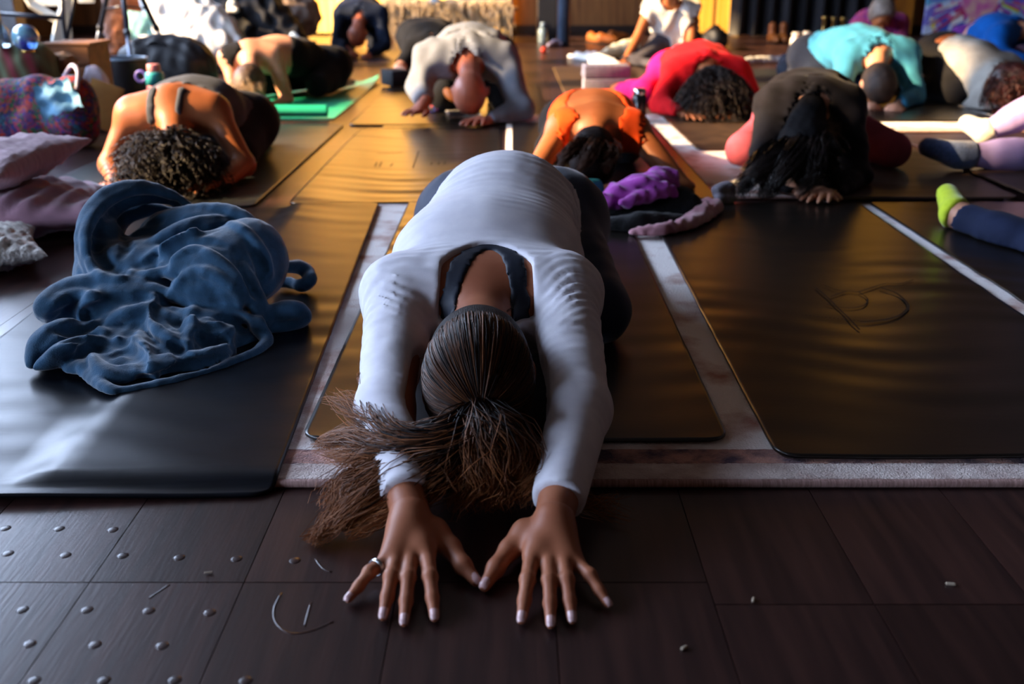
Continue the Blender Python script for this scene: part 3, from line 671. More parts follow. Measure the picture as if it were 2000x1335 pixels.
M_BRA = mat('navy_strap', '#0d1626', .6, '#0a101d', 14, .25, 200, spec=.35)
def main_top(G, p, g):
    F = top_region(.93, .01, .86, grow=.06)(G, p, g)
    # wide scoop neck: cut a box around the nape
    nb = g.nb; cx = (P(865, 560, Y=1.6)[0]+P(1038, 560, Y=1.6)[0])/2; hw = .0735
    a = plane(G, A(cx-hw, 1.63, 0), (-1, .05, 0)); b = plane(G, A(cx+hw, 1.63, 0), (1, .05, 0))
    yb = 1.662 - 1.9*(G.X-cx)**2*6 ; c = (G.Y-yb).astype(f32); d = (g.floor+.145-G.Z).astype(f32)
    cut = np.maximum(np.maximum(np.maximum(a, b), c), d); cut = cut+0*F
    return np.maximum(F, -cut)
def main_wr(G, p, g):
    # drag lines across the lower back, rings on the sleeves
    W = 0
    yy = np.clip((G.Y-1.70)/.3, 0, 1); side = np.clip(np.abs(G.X+.03)/.16, 0, 1)
    W = W+.0024*yy*np.sin(2*np.pi*(G.Y*1.0+.35*G.Z+.30*np.abs(G.X+.03)**1.5+.006*np.sin(G.X*30)+.01*np.sin(G.X*13+2))/.024)*(.25+side)*np.clip((G.Y-1.8)/.1, 0, 1)
    W = W+.003*yy*G.noise(.05, 5, (.25, 1, .8))*(.2+side)
    arm = np.clip((1.72-G.Y)/.10, 0, 1)
    for i in (0, 1):
        sh, el = g.sh[i], g.el[i]; d = nrm(el-sh); t = (G.X-sh[0])*d[0]+(G.Y-sh[1])*d[1]+(G.Z-sh[2])*d[2]; sg = -1 if i == 0 else 1
        near = np.clip(1-np.abs(G.X-lerp(sh, el, .4)[0])/.08, 0, 1)
        amp = np.clip(1-np.abs(t-.07)/.12, 0, 1)
        W = W+.0034*near*amp*np.sin(2*np.pi*(t+.55*sg*(G.X-sh[0])+.008*np.sin(G.X*55+G.Z*40))/.021)
        e2 = np.clip(1-np.abs(t-.285)/.07, 0, 1); W = W+.003*near*e2*np.sin(2*np.pi*(t+.006*np.sin(G.X*60))/.017)
        e3 = np.clip(1-np.abs(t-.46)/.10, 0, 1); W = W+.0012*np.clip(1-np.abs(G.X-g.wr[i][0])/.09, 0, 1)*e3*np.sin(2*np.pi*t/.014)
    W = W+.0014*arm*G.noise(.03, 9, (.4, 1, .5))
    W = W*np.clip(-main_top(G, p, g)/.03, 0, 1)
    return (W*np.clip((2.14-G.Y-.6*np.clip(.2-G.Z, 0, 1))/.06, 0, 1)+0*G.X).astype(f32)
def main_bra(G, p, g):
    c = P(960, 505, Y=1.71); L = [(950, 490, 1.665), (925, 510, 1.64), (900, 545, 1.60), (880, 590, 1.55), (872, 625, 1.51)]; Rr = [(960, 490, 1.665), (985, 505, 1.645), (1003, 540, 1.61), (1015, 590, 1.55), (1022, 625, 1.51)]
    F = G.full()
    for l in (L, Rr):
        q = [Q(x) for x in l]
        for a, b in zip(q[:-1], q[1:]):
            for dz in (.06, .03, 0, -.03, -.06): G.add(F, cap(a+A(0, 0, dz), b+A(0, 0, dz), .0175), .006)
    G.add(F, cap(Q((935, 470, 1.76)), Q((985, 470, 1.76)), .03), .006); return F
MAIN = person('person in a white long-sleeved top bowing with arms stretched to the camera', g, SKIN_A, .0055, [hl, hr], [
    ('leggings', M_NAVY, .004, legs_region(.95, .70), wrk(.0012, .05, 3)),
    ('top', M_WHITE, .0085, main_top, main_wr),
    ('bra_strap', M_BRA, .0035, main_bra, None)], hfloor=.0)
# nails, ring, necklace
M_NAIL = mat('pale_nail', '#d9b0ae', .2, spec=.6)
def nail(tip, prev, s=1):
    d = nrm(tip-prev); up = nrm(A(0, 0, 1)-d*d[2]); l = np.cross(d, up)
    v, f = [], []
    for i, t in enumerate(np.linspace(-.0070, .0062, 6)):
        for j, a in enumerate(np.linspace(-1.05, 1.05, 7)):
            r = .0063*s*(1-.35*max(0, (i-3.5)/1.5)**2); v.append(tip+d*t*s+l*r*math.sin(a)*.95+up*(r*math.cos(a)+.0009-.0007*max(0, i-3)))
    for i in range(5):
        for j in range(6): f.append((i*7+j, i*7+j+1, (i+1)*7+j+1, (i+1)*7+j))
    return np.array(v), f
for FI, th in ((FIl, [(880, 545, .016), (968, 648, .009)]), (FIr, [(1095, 560, .016), (1022, 680, .009)])):
    for i in range(4): mk('fingernail', nail(FI[i][2], FI[i][1], 1 if i < 3 else .85), M_NAIL, MAIN)
    mk('fingernail', nail(Z3(*th[1]), Z3(*th[0]), 1.12), M_NAIL, MAIN)
M_SILV = mat('silver', '#d8d8dc', .2, metal=1); M_GOLD = mat('gold_chain', '#d8b060', .25, metal=1)
def band(c, d, r, w=.0014):
    d = nrm(d); u = nrm(np.cross(d, A(.2, .1, 1))); w2 = np.cross(d, u); return tube([c+r*(math.cos(a)*u+math.sin(a)*w2) for a in np.linspace(0, 2*np.pi, 24, endpoint=False)], w, 6, closed=True)
rc = lerp(MCl[3], FIl[3][0], .55); mk('ring', join(band(rc, FIl[3][0]-MCl[3], .0098), band(rc+nrm(FIl[3][0]-MCl[3])*.0028, FIl[3][0]-MCl[3], .0098)), M_SILV, MAIN)
ax_ = nrm(hd-g.nb); nc = lerp(g.nb, hd, .30)+A(0, 0, .004); u_ = nrm(np.cross(ax_, A(1, 0, 0))); 
mk('necklace', tube([nc+(.062+.001*math.sin(9*a))*math.cos(a)*A(1, 0, 0)+.0575*math.sin(a)*u_+ax_*.004*math.sin(3*a) for a in np.linspace(0, 2*np.pi, 60, endpoint=False)], .0011, 6, closed=True), M_GOLD, MAIN)
# head: hair pulled to a ponytail at the crown
R0 = frame(g.crown, g.face); f0 = R0[:, 1]; HC = hd-.012*f0+.022*g.crown
M_HAIR = hairmat('brown_hair', '#0b0607', '#a8673a', .48)
M_HCAP = mat('dark_hair', '#100a0b', .6, '#0a0607', 20, .6, 120, stretch=(8, 1, 1), spec=.15)
hair_cap(MAIN, g, M_HCAP, .004, .006, .0008, 2, front=.05)
TIE = P(938, 788, Y=1.288); rad = np.array([.0785, .099, .0925])+.003
tl = ((TIE-HC)@R0)/rad; tl /= np.linalg.norm(tl)
rr = np.random.default_rng(4); n = 2600; st = []
while len(st) < n:
    d = rr.normal(size=3); d /= np.linalg.norm(d)
    ang = math.acos(np.clip(d@tl, -1, 1))
    if d[1] > .52 and d[2] < .9: continue
    if ang < 1.0 or ang > 2.05: continue
    st.append(d)
st = np.array(st); k = 14; tt = np.linspace(0, 1, k); om = np.arccos(np.clip(st@tl, -1, 1))[:, None]
sl = (np.sin((1-tt)*om)/np.sin(om))[..., None]*st[:, None]+(np.sin(tt*om)/np.sin(om))[..., None]*tl
jit = rr.normal(0, .012, (n, 1, 3))*np.sin(tt*np.pi)[None, :, None]+.010*np.sin(tt[None, :, None]*rr.uniform(3, 9, (n, 1, 3))+rr.uniform(0, 6, (n, 1, 3)))*(1-tt)[None, :, None]
lift = 1+.02*rr.random((n, 1, 1))+.045*(np.exp(-((tt-.97)/.06)**2))[None, :, None]
cappth = HC+((sl+jit)*lift*rad)@R0.T
hair_mesh('hair_strands', cappth, np.full((n, k), .0008)*rr.uniform(.6, 1.3, (n, 1)), M_HAIR, MAIN, tone=np.full((1, k), .10), seed=5)
mk('hair_tie', tube([TIE+.011*(math.cos(a)*R0[:, 0]+math.sin(a)*np.cross(R0[:, 0], nrm(TIE-HC))) for a in np.linspace(0, 2*np.pi, 20, endpoint=False)], .0042, 8, closed=True), M_BRA, MAIN)
T0 = TIE-nrm(TIE-HC)*.004; T1 = TIE+nrm(TIE-HC)*.02
gl_ = [(np.array([T0, T1]+[Q(x) for x in l]), sp_, c) for l, sp_, c in [
    ([(895, 845, .105), (825, 890, .085), (755, 930, .065), (695, 975, .045), (645, 1025, .018), (600, 1062, .006)], (.009, .018, .026, .03, .028, .016, .004), 1.5),
    ([(885, 850, .11), (800, 880, .085), (730, 920, .065), (670, 960, .045), (640, 1000, .03)], (.009, .02, .03, .032, .028, .018), 1.3),
    ([(880, 850, .11), (800, 870, .095), (730, 880, .08), (670, 890, .065), (630, 880, .055)], (.008, .018, .026, .026, .02, .012), .55),
    ([(870, 845, .115), (790, 855, .10), (725, 820, .10), (680, 785, .095), (645, 770, .085)], (.007, .014, .022, .024, .022, .014), .30),
    ([(860, 850, .115), (760, 840, .11), (730, 770, .115), (722, 720, .12), (735, 680, .12)], (.006, .012, .016, .016, .012, .010), .16),
    ([(865, 855, .11), (760, 870, .095), (690, 850, .08), (640, 860, .06), (612, 872, .045)], (.006, .016, .024, .024, .018, .01), .30),
    ([(925, 850, .11), (910, 905, .08), (895, 950, .05), (885, 990, .02)], (.009, .022, .032, .034, .026), 1.1),
    ([(945, 845, .115), (955, 905, .085), (960, 955, .05), (960, 1000, .02)], (.009, .024, .034, .036, .028), 1.2),
    ([(970, 838, .115), (1010, 875, .095), (1025, 925, .065), (1005, 975, .03)], (.009, .024, .03, .03, .022), 1.1),
    ([(990, 840, .10), (1045, 890, .05), (1100, 950, .02), (1165, 995, .01), (1240, 1020, .006)], (.006, .014, .02, .018, .02, .012), .10),
    ([(990, 850, .09), (1060, 930, .03), (1140, 985, .012), (1190, 975, .014), (1215, 955, .018)], (.005, .010, .012, .012, .01), .05),
    ([(905, 860, .10), (855, 925, .07), (800, 965, .05), (730, 1005, .03), (670, 1045, .01)], (.009, .02, .03, .03, .022, .01), 1.1)]]
pt, rd = locks(gl_, 600, None, .0011, 8, .012, k=15, floor=.004)
kk = np.linspace(0, 1, 15); tone = np.clip((kk-.40)*1.15, 0.02, .68)[None]
hair_mesh('ponytail', pt, rd, M_HAIR, MAIN, tone=tone, seed=6)
# loose baby hairs at the nape
bb = [(np.array([Q(x) for x in l]), (.001, .004), c) for l, c in [([(900, 610, 1.50), (870, 640, 1.46), (835, 690, 1.45), (780, 700, 1.44), (745, 650, 1.46)], .012), ([(980, 612, 1.5), (985, 575, 1.57), (950, 556, 1.6), (910, 566, 1.59)], .006), ([(940, 612, 1.51), (930, 590, 1.55), (950, 575, 1.575), (990, 590, 1.55)], .006), ([(905, 615, 1.5), (890, 590, 1.53), (900, 570, 1.57)], .008), ([(975, 615, 1.5), (1000, 600, 1.52), (1005, 580, 1.55)], .006)]]
pt, rd = locks(bb, 620, None, .0005, 9, .006, floor=.02); hair_mesh('loose_hairs', pt, rd, M_HAIR, MAIN, tone=np.full((1, 16), .2), seed=7)

# ---- everyone else
def q3(u, v, d): return Q((u, v, d))
def racer(frac=.42, hem=.9, r=.019, spread=.05, grow=.05):
    def f(G, p, g):
        F = top_region(0, .02, hem, grow=grow)(G, p, g)
        F = np.maximum(F, plane(G, lerp(g.nb, g.pel, frac), (g.nb-g.pel)*A(1, 1, .2)))
        c = lerp(g.nb, g.pel, frac+.05); m = lerp(g.nb, g.pel, frac*.62); up = A(0, 0, .09*g.s)
        for q in (-1, 1):
            e_ = g.nb+g.lat*q*spread*g.s-g.fw*-.03
            for dz in (0, .05, .1, .14):
                z = A(0, 0, dz*g.s); G.add(F, cap(c+g.lat*q*.03+z, m+g.lat*q*.022+z, r*1.3), .01); G.add(F, cap(m+g.lat*q*.02+z, e_+z, r), .008); G.add(F, cap(e_+z, e_+g.fw*.06+z*.6-A(0, 0, .05), r), .008)
        return F
    return f
def openback(w=.11, l=.19, hem=.9, at=.18, sleeve=0):
    def f(G, p, g):
        F = top_region(sleeve, .03, hem, grow=.05)(G, p, g); c = lerp(g.nb, g.pel, at)
        ax = nrm((g.pel-g.nb)*A(1, 1, .5)); R = np.stack([g.lat, ax, np.cross(g.lat, ax)], 1)
        G.add(F, ell(c+A(0, 0, .06*g.s), R, A(w, l, .3)*g.s), .004, 0, sub=True); G.add(F, cap(c, g.head, w*.8), .004, 0, sub=True)
        return F
    return f
C_ = lambda n, a, b=None, **k: mat(n, a, .85, b, 14, .3, 200, sheen=.03, spec=.12, **k)
FT = .012

# curly-haired person in a grey tank, front left
g = Rig(q3(338, 325, 3.36), A(-1.13, 3.98, .14), q3(258, 222, 3.56), q3(418, 218, 3.58), q3(214, 322, 3.52), q3(232, 368, 3.34), q3(478, 322, 3.50), q3(418, 366, 3.33), crown=(-.05, -1, -.35), s=1.0, floor=FT, kneew=.13, waistw=.045)
e = person('curly-haired person in a grey racerback tank behind the navy blanket', g, SKIN_C, .0095, [auto_hand(g.wr[0], (-.05, -1), 1, .9, floor=FT), auto_hand(g.wr[1], (-.25, -1), -1, .95, floor=FT)],
    [('leggings', C_('charcoal_legging', '#1b1a20', '#141318'), .004, legs_region(.95, .66), None), ('tank_top', C_('grey_tank', '#4a4d55', '#3f4249'), .006, racer(.15, .86, r=.016), wrk(.001, .04, 2))])
M_CURL = mat('dark_curl', '#1c110f', .5, '#0f0908', 30, spec=.3)
hair_cap(e, g, mat('curl_base', '#170f0e', .7), .01, .01, .006, 3)
curly(e, g, M_CURL, 950, .17, seed=2, r=.0026, down=.035)
mk('bracelet', band(lerp(g.wr[0], g.el[0], .12), g.wr[0]-g.el[0], .031, .004), mat('pale_bangle', '#b8bcc8', .3, metal=.6), e)

# person in the orange top
g = Rig(q3(1158, 312, 3.30), A(.30, 4.08, .12), q3(1098, 250, 3.50), q3(1238, 252, 3.50), q3(1040, 345, 3.30), q3(1112, 356, 3.10), q3(1340, 375, 3.30), q3(1215, 372, 3.10), crown=(-.15, -1, -.3), s=.94, floor=.02, hipw=.085, waistr=.08, waistw=.04)
e = person('person in an open-backed orange top bowing behind the white-topped person', g, SKIN_C, .0095, [auto_hand(g.wr[0], (.8, -.5), -1, .95, floor=.05), auto_hand(g.wr[1], (-.7, -.5), 1, .95, floor=.04)],
    [('leggings', C_('black_legging', '#15151a', '#101014'), .004, legs_region(.95, .62), None), ('orange_top', C_('orange_knit', '#e2501a', '#cf4414'), .006, openback(.112, .20, .84, .14), None)])
M_DK = hairmat('dark_brown_hair', '#1a100d', '#4a2e20', .4)
hair_cap(e, g, mat('dark_cap', '#221511', .75, '#150d0b', 20, .5, 100, spec=.15), .008, .009, .003, 5)
pt, rd = locks([(np.array([q3(*x) for x in l]), (.02, .03, .022, .01), c) for l, c in [([(1175, 275, 3.36), (1135, 280, 3.22), (1102, 308, 3.15), (1090, 338, 3.15)], 1), ([(1180, 275, 3.36), (1158, 285, 3.18), (1140, 318, 3.12), (1120, 345, 3.12)], 1), ([(1185, 277, 3.36), (1190, 300, 3.17), (1185, 340, 3.16)], 1)]], 160, None, .0018, 3, .01, floor=.03)
hair_mesh('hair_strands', pt, rd, M_DK, e, seed=2)
mk('bracelet', tube([lerp(g.wr[0], g.el[0], .1)+.033*(math.cos(a)*A(.35, .2, .9)+math.sin(a)*A(-.5, .86, 0)) for a in np.linspace(0, 6.283, 26, endpoint=False)], .0042, 6, closed=True), M_SILV, e)

# black-topped person with pink leggings
g = Rig(q3(1568, 305, 3.32), A(1.16, 4.0, .15), q3(1512, 205, 3.56), q3(1652, 205, 3.56), q3(1488, 330, 3.38), q3(1562, 385, 3.18), q3(1672, 345, 3.36), q3(1620, 385, 3.15), crown=(-.1, -1, -.25), s=1.0, floor=.02, knees=[A(.86, 3.72, .08), A(1.40, 3.68, .085)])
e = person('long-haired person in a black top and rose leggings, forehead on hands', g, SKIN_B, .0095, [auto_hand(g.wr[0], (.5, -.9), 1, .95, floor=.02), auto_hand(g.wr[1], (-.6, -.8), -1, .95, floor=.02)],
    [('leggings', C_('rose_legging', '#9c4a5c', '#8a4051'), .004, legs_region(.93, .66), None), ('black_top', C_('black_jersey', '#1a171b', '#131114'), .012, top_region(.96, .07, .92, grow=.055), wrk(.006, .07, 4, (1, .35, .6)))])
M_BLK = hairmat('black_hair', '#08070a', '#1d1512', .35)
hair_cap(e, g, mat('black_cap', '#0a080a', .8, '#060507', 20, .5, 100, spec=.1), .008, .009, .003, 6, nape=.055)
pt, rd = locks([(np.array([q3(*x) for x in l]), (.03, .045, .04, .02), c) for l, c in [([(1560, 252, 3.44), (1540, 285, 3.25), (1490, 330, 3.16), (1452, 365, 3.15), (1445, 388, 3.1)], 1.2), ([(1580, 250, 3.44), (1562, 285, 3.2), (1535, 330, 3.12), (1500, 370, 3.1), (1490, 390, 3.07)], 1.2), ([(1590, 252, 3.44), (1590, 292, 3.18), (1580, 345, 3.1), (1560, 385, 3.08)], 1.2), ([(1600, 256, 3.44), (1615, 292, 3.2), (1625, 345, 3.18), (1615, 380, 3.15)], .9), ([(1540, 265, 3.46), (1500, 300, 3.36), (1470, 340, 3.28), (1448, 370, 3.2)], .9)]], 190, None, .0019, 5, .012, floor=.022)
hair_mesh('long_hair', pt, rd, M_BLK, e, seed=3)
for k in range(2): mk('ring', band(g.wr[0]+A(.045+.02*k, -.085, .006), (.5, -.9, 0), .0105, .002), M_SILV, e)

# person with lavender leggings, mostly outside the frame at the right
g = Rig(A(3.25, 3.25, .22), A(2.38, 3.86, .17), A(2.95, 3.25, .2), A(3.1, 3.65, .22), A(3.2, 2.98, .06), A(3.42, 2.95, .05), A(3.45, 3.6, .08), A(3.6, 3.4, .05), s=1, floor=.014,
        knees=[q3(2035, 302, 3.62), q3(2035, 205, 4.0)], ankles=[q3(1872, 303, 3.62), q3(1925, 258, 4.05)], toes=[q3(1812, 287, 3.70), q3(1888, 240, 4.15)])
M_LAV = C_('lavender_legging', '#a694c8', '#9683ba'); M_SOCKB = mat('fuzzy_blue_sock', '#4c5f8c', .95, '#37486f', 90, 1, 260, sheen=.6); M_SOCKW = mat('dotted_white_sock', '#c8c6bc', .9, '#b8b5a8', 60, .6, 200, sheen=.3)
e = person('person in lavender leggings with a fuzzy blue sock, cut off by the right edge', g, SKIN_B, .0095, [], [('leggings', M_LAV, .005, legs_region(.86, .5), None), ('grey_top', C_('pale_top', '#8d8a92'), .008, top_region(.9, .07, .9), None), ('sock', M_SOCKB, .012, sock_region(0, .80), wrk(.002, .02, 3)), ('sock', M_SOCKW, .010, sock_region(1, .86), None)])
hair_cap(e, g, M_CURL, .012, .012)
# person with navy leggings and yellow socks
g = Rig(A(2.45, 2.25, .2), A(1.72, 2.86, .22), A(2.15, 2.3, .2), A(2.28, 2.66, .22), A(2.35, 2.0, .06), A(2.55, 1.95, .05), A(2.6, 2.5, .07), A(2.75, 2.3, .05), s=1, floor=.02,
        knees=[q3(2040, 500, 2.48), q3(2075, 440, 2.75)], ankles=[q3(1868, 418, 2.74), q3(2110, 395, 3.05)], toes=[q3(1850, 378, 2.86), q3(2100, 375, 3.2)])
M_YEL = mat('yellow_sock', '#c8d82a', .9, '#b4c824', 40, .4, 200, sheen=.3)
e = person('person in navy leggings with a bright yellow ankle sock at the right edge', g, SKIN_B, .009, [], [('leggings', C_('ink_legging', '#222a44', '#1b2238'), .006, legs_region(.88, .5), None), ('top', C_('navy_top', '#1c2238'), .008, top_region(.9, .07, .9), None), ('sock', M_YEL, .007, sock_region(0, .975), None), ('sock', M_YEL, .007, sock_region(1, .95), None)])
hair_cap(e, g, M_CURL, .012, .012)

# bald person in a grey hoodie
g = Rig(q3(918, 182, 4.98), A(-.2, 5.7, .25), q3(838, 112, 5.22), q3(985, 118, 5.22), q3(818, 175, 5.15), q3(832, 198, 5.0), q3(1018, 215, 5.02), q3(950, 240, 4.88), crown=(-.05, -1, -.45), s=1.12, floor=.01)
M_HOOD = C_('heather_hoodie', '#7d828c', '#70757f')
e = person('bald person in a pale grey hoodie reaching one hand forward', g, SKIN_D, .0115, [auto_hand(g.wr[0], (-.5, -.6), 1, 1.05, floor=.04), auto_hand(g.wr[1], (-.45, -.9), -1, 1.1, spread=.25, floor=.012)],
    [('trousers', C_('black_trouser', '#1a1b1f'), .012, legs_region(.95, .7), None), ('hoodie', M_HOOD, .020, top_region(.95, .075, .96, grow=.07), wrk(.009, .11, 7, (1, .4, .7)))])
hp = []
for i in range(9):
    a = -1.9+3.8*i/8; a2 = -1.9+3.8*(i+1)/8; f_ = lambda t: g.nb+A(.105*math.sin(t)*1.05, .075*math.cos(t)+.0, .055+.03*math.cos(t)-.02*abs(t)/1.9)
    if i < 8: hp.append((cap(f_(a), f_(a2), .034), .02))
G = Grid([q for q, _ in hp], .009, .03); mk('hood', G.mesh(G.field(hp)+.003*G.noise(.05, 3)), M_HOOD, e)
# the person behind the hoodie: black back and one forearm
g = Rig(q3(895, 140, 6.75), A(-.62, 7.55, .26), q3(808, 98, 7.05), q3(880, 98, 7.05), q3(780, 135, 6.85), q3(808, 164, 6.62), q3(925, 135, 6.85), q3(930, 160, 6.7), crown=(0, -1, -.3), s=1.05, floor=.01)
e = person('person in black mostly hidden behind the grey hoodie, one bare forearm out', g, SKIN_B, .0125, [auto_hand(g.wr[0], (.5, -.8), 1, 1.05, floor=.03)], [('trousers', C_('black_trouser', '#1a1b1f'), .01, legs_region(.95, .7), None), ('black_tee', C_('black_tee', '#0e0f14'), .012, top_region(.42, .07, .95, grow=.06), wrk(.004, .1, 3))])
hair_cap(e, g, M_CURL, .008, .012)

# person in a red top
g = Rig(q3(1392, 178, 5.12), A(.98, 5.8, .17), q3(1318, 142, 5.35), q3(1438, 142, 5.35), q3(1290, 205, 5.22), q3(1335, 228, 5.02), q3(1472, 200, 5.22), q3(1425, 228, 5.04), crown=(.05, -1, -.3), s=1.04, floor=.02, knees=[A(.72, 5.55, .09), A(1.2, 5.5, .09)], ankles=[A(.62, 5.95, .06), A(1.05, 6.0, .06)], toes=[A(.58, 6.1, .05), A(1.06, 6.16, .05)])
e = person('curly-haired person in a red top and magenta leggings', g, SKIN_C, .0115, [auto_hand(g.wr[0], (.3, -.9), 1, 1, floor=.02), auto_hand(g.wr[1], (-.3, -.9), -1, 1, floor=.02)],
    [('leggings', C_('magenta_legging', '#c01874', '#ab1466'), .005, legs_region(.9, .66), None), ('red_top', C_('red_knit', '#e01a22', '#c8141c'), .016, top_region(.94, .075, .93, grow=.06), wrk(.006, .1, 8, (1, .5, .7)))])
hair_cap(e, g, mat('curl_base', '#170f0e', .7), .012, .011, .006, 4)
curly(e, g, mat('brown_curl', '#2a1a12', .5, '#180e0a', 30, spec=.3), 700, .17, seed=5, r=.0036, down=.06)

# blonde person in a black strap top on the green mat
g = Rig(q3(488, 168, 5.55), A(-1.2, 6.35, .16), q3(446, 112, 5.82), q3(535, 112, 5.82), q3(462, 185, 5.7), q3(480, 205, 5.5), q3(562, 200, 5.72), q3(515, 212, 5.52), crown=(.05, -1, -.4), s=1.0, floor=.012, knees=[A(-1.5, 6.0, .08), A(-1.14, 5.98, .08)])
e = person('blonde person in a black strappy top on the green mat', g, SKIN_B, .0115, [auto_hand(g.wr[0], (.5, -.8), 1, 1, floor=.012), auto_hand(g.wr[1], (-.9, -.3), -1, 1, floor=.012)],
    [('leggings', C_('black_legging', '#15151a', '#101014'), .005, legs_region(.95, .60), None), ('strap_top', C_('black_strap', '#141316'), .007, openback(.165, .22, .9, .2), None)])
M_BLO = hairmat('blonde_hair', '#4a3526', '#c0a078', .45)
hair_cap(e, g, mat('blonde_cap', '#5a4330', .55, '#3c2b20', 20, .5, 80, stretch=(6, 1, 1)), .012, .011, .003, 7)
pt, rd = locks([(np.array([q3(*x) for x in l]), (.025, .04, .035, .015), c) for l, c in [([(490, 140, 5.62), (480, 165, 5.45), (485, 190, 5.4), (500, 208, 5.36)], 1), ([(500, 142, 5.62), (500, 170, 5.44), (505, 195, 5.4), (512, 212, 5.36)], 1), ([(480, 142, 5.62), (462, 165, 5.5), (465, 190, 5.42)], .8)]], 130, None, .0028, 6, .015, floor=.02)
hair_mesh('hair_strands', pt, rd, M_BLO, e, seed=4)

# navy person at the back, head between the arms
g = Rig(q3(699, 68, 9.1), A(-1.42, 9.75, .34), q3(668, 28, 9.3), q3(742, 28, 9.3), q3(660, 85, 9.18), q3(690, 105, 8.98), q3(752, 88, 9.18), q3(716, 110, 8.98), crown=(.0, -1, -.75), face=(0, -.3, -1), s=1.08, floor=.01)
e = person('balding person in navy folded over by the amber curtain', g, SKIN_D, .0135, [fist(g.wr[0], A(.1, -1, -.2), 1.15), fist(g.wr[1], A(-.1, -1, -.2), 1.15)],
    [('trousers', C_('dark_navy', '#161c2b'), .012, legs_region(.97, .62), None), ('navy_top', C_('navy_fleece', '#1b2438', '#151d2e'), .018, top_region(.93, .07, .96, grow=.07), wrk(.005, .12, 3))])

# person in a blue shirt
g = Rig(q3(1715, 168, 5.50), A(1.92, 6.3, .22), q3(1658, 108, 5.78), q3(1768, 106, 5.78), q3(1640, 178, 5.62), q3(1688, 208, 5.42), q3(1785, 190, 5.6), q3(1745, 212, 5.36), crown=(.0, -1, -.35), s=1.08, floor=.018)
M_TEE = C_('blue_tee', '#3a82a4', '#337496')
e = person('short-haired person in a blue shirt, forehead on fists', g, SKIN_B, .0115, [fist(g.wr[0], A(.4, -1, -.1), 1.1), fist(g.wr[1], A(-.3, -1, -.1), 1.2)],
    [('shorts', C_('ink_short', '#1b2233'), .012, legs_region(.95, .7), None), ('blue_shirt', M_TEE, .018, top_region(.9, .075, .95, grow=.065), wrk(.007, .09, 9, (1, .5, .7)))])
hair_cap(e, g, mat('short_brown_hair', '#3a2a20', .7, '#281c16', 30, .6, 120), .007, .009, .002, 8, front=.03)

# person in a pale grey top, side on
g = Rig(q3(1972, 168, 5.30), A(2.52, 6.05, .25), q3(1925, 190, 5.42), q3(1965, 128, 5.72), q3(1895, 215, 5.45), q3(1950, 228, 5.25), q3(2010, 150, 5.6), q3(2020, 190, 5.4), crown=(.55, -.8, -.25), s=1.02, floor=.018, ankles=[A(2.35, 6.25, .06), A(2.55, 6.4, .06)])
e = person('person in a pale grey top with dark red hair, side on at the right edge', g, SKIN_C, .0115, [auto_hand(g.wr[0], (.7, -.6), 1, 1, floor=.02)],
    [('leggings', C_('black_legging', '#15151a', '#101014'), .006, legs_region(.95, .80), None), ('grey_top', C_('pale_grey_top', '#a8a49c', '#98948c'), .012, top_region(.75, .07, .70, grow=.06), wrk(.004, .08, 4))])
hair_cap(e, g, mat('red_brown_cap', '#3a1412', .5, '#1c0c0b', 20, .5, 80), .014, .011, .006, 9)
curly(e, g, mat('red_brown_hair', '#4a1a16', .45, '#200d0b', 30, spec=.35), 260, .13, seed=9, r=.004, down=.07)

# person in cobalt at the far right
g = Rig(A(3.95, 6.9, .25), q3(1905, 85, 7.45), q3(1950, 72, 7.05), q3(1990, 60, 7.35), q3(1955, 108, 6.95), q3(2010, 120, 6.85), q3(2030, 80, 7.2), q3(2050, 100, 7.0), crown=(.8, -.6, -.3), s=1.1, floor=.008)
e = person('person in a cobalt blue top with purple leggings at the right edge', g, SKIN_B, .0135, [], [('leggings', C_('purple_legging', '#6d2f86', '#5d2774'), .008, legs_region(.95, .80), None), ('cobalt_top', C_('cobalt_top', '#0b56a6', '#094a92'), .014, top_region(.95, .07, .72, grow=.07), wrk(.005, .1, 4))])
hair_cap(e, g, M_CURL, .012, .013)

# person sitting up in a white tank
g = Rig(q3(1312, -38, 8.25), A(1.36, 8.62, .16), q3(1270, 18, 8.52), q3(1352, 20, 8.52), q3(1243, 78, 8.40), q3(1218, 124, 8.22), q3(1350, 75, 8.42), q3(1338, 112, 8.3), crown=(0, -.35, 1), face=(0, -1, -.45), s=1.05, floor=.008,
        knees=[q3(1238, 128, 8.25), q3(1378, 118, 8.3)], ankles=[q3(1330, 140, 8.1), q3(1265, 138, 8.1)], toes=[q3(1368, 142, 8.05), q3(1222, 142, 8.05)], waistr=.09)
M_WTANK = C_('white_tank', '#e9e6df', '#dedad2')
e = person('person sitting cross-legged in a loose white tank at the back', g, SKIN_C, .0125, [auto_hand(g.wr[0], (-.3, -.8), 1, 1, floor=.008), auto_hand(g.wr[1], (-.2, -.8), -1, 1, floor=.06)],
    [('leggings', C_('grey_legging', '#55525a', '#48454c'), .008, legs_region(.9, .86), None), ('white_tank', M_WTANK, .022, top_region(0, .085, .98, grow=.07), wrk(.009, .12, 5, (1, 1, .25)))])
hair_cap(e, g, mat('brown_cap', '#4a2c1c', .5, '#301c12', 20, .5, 80), .012, .012)
mk('wrist_band', band(lerp(g.wr[0], g.el[0], .12), g.wr[0]-g.el[0], .034, .009), M_BRA, e)
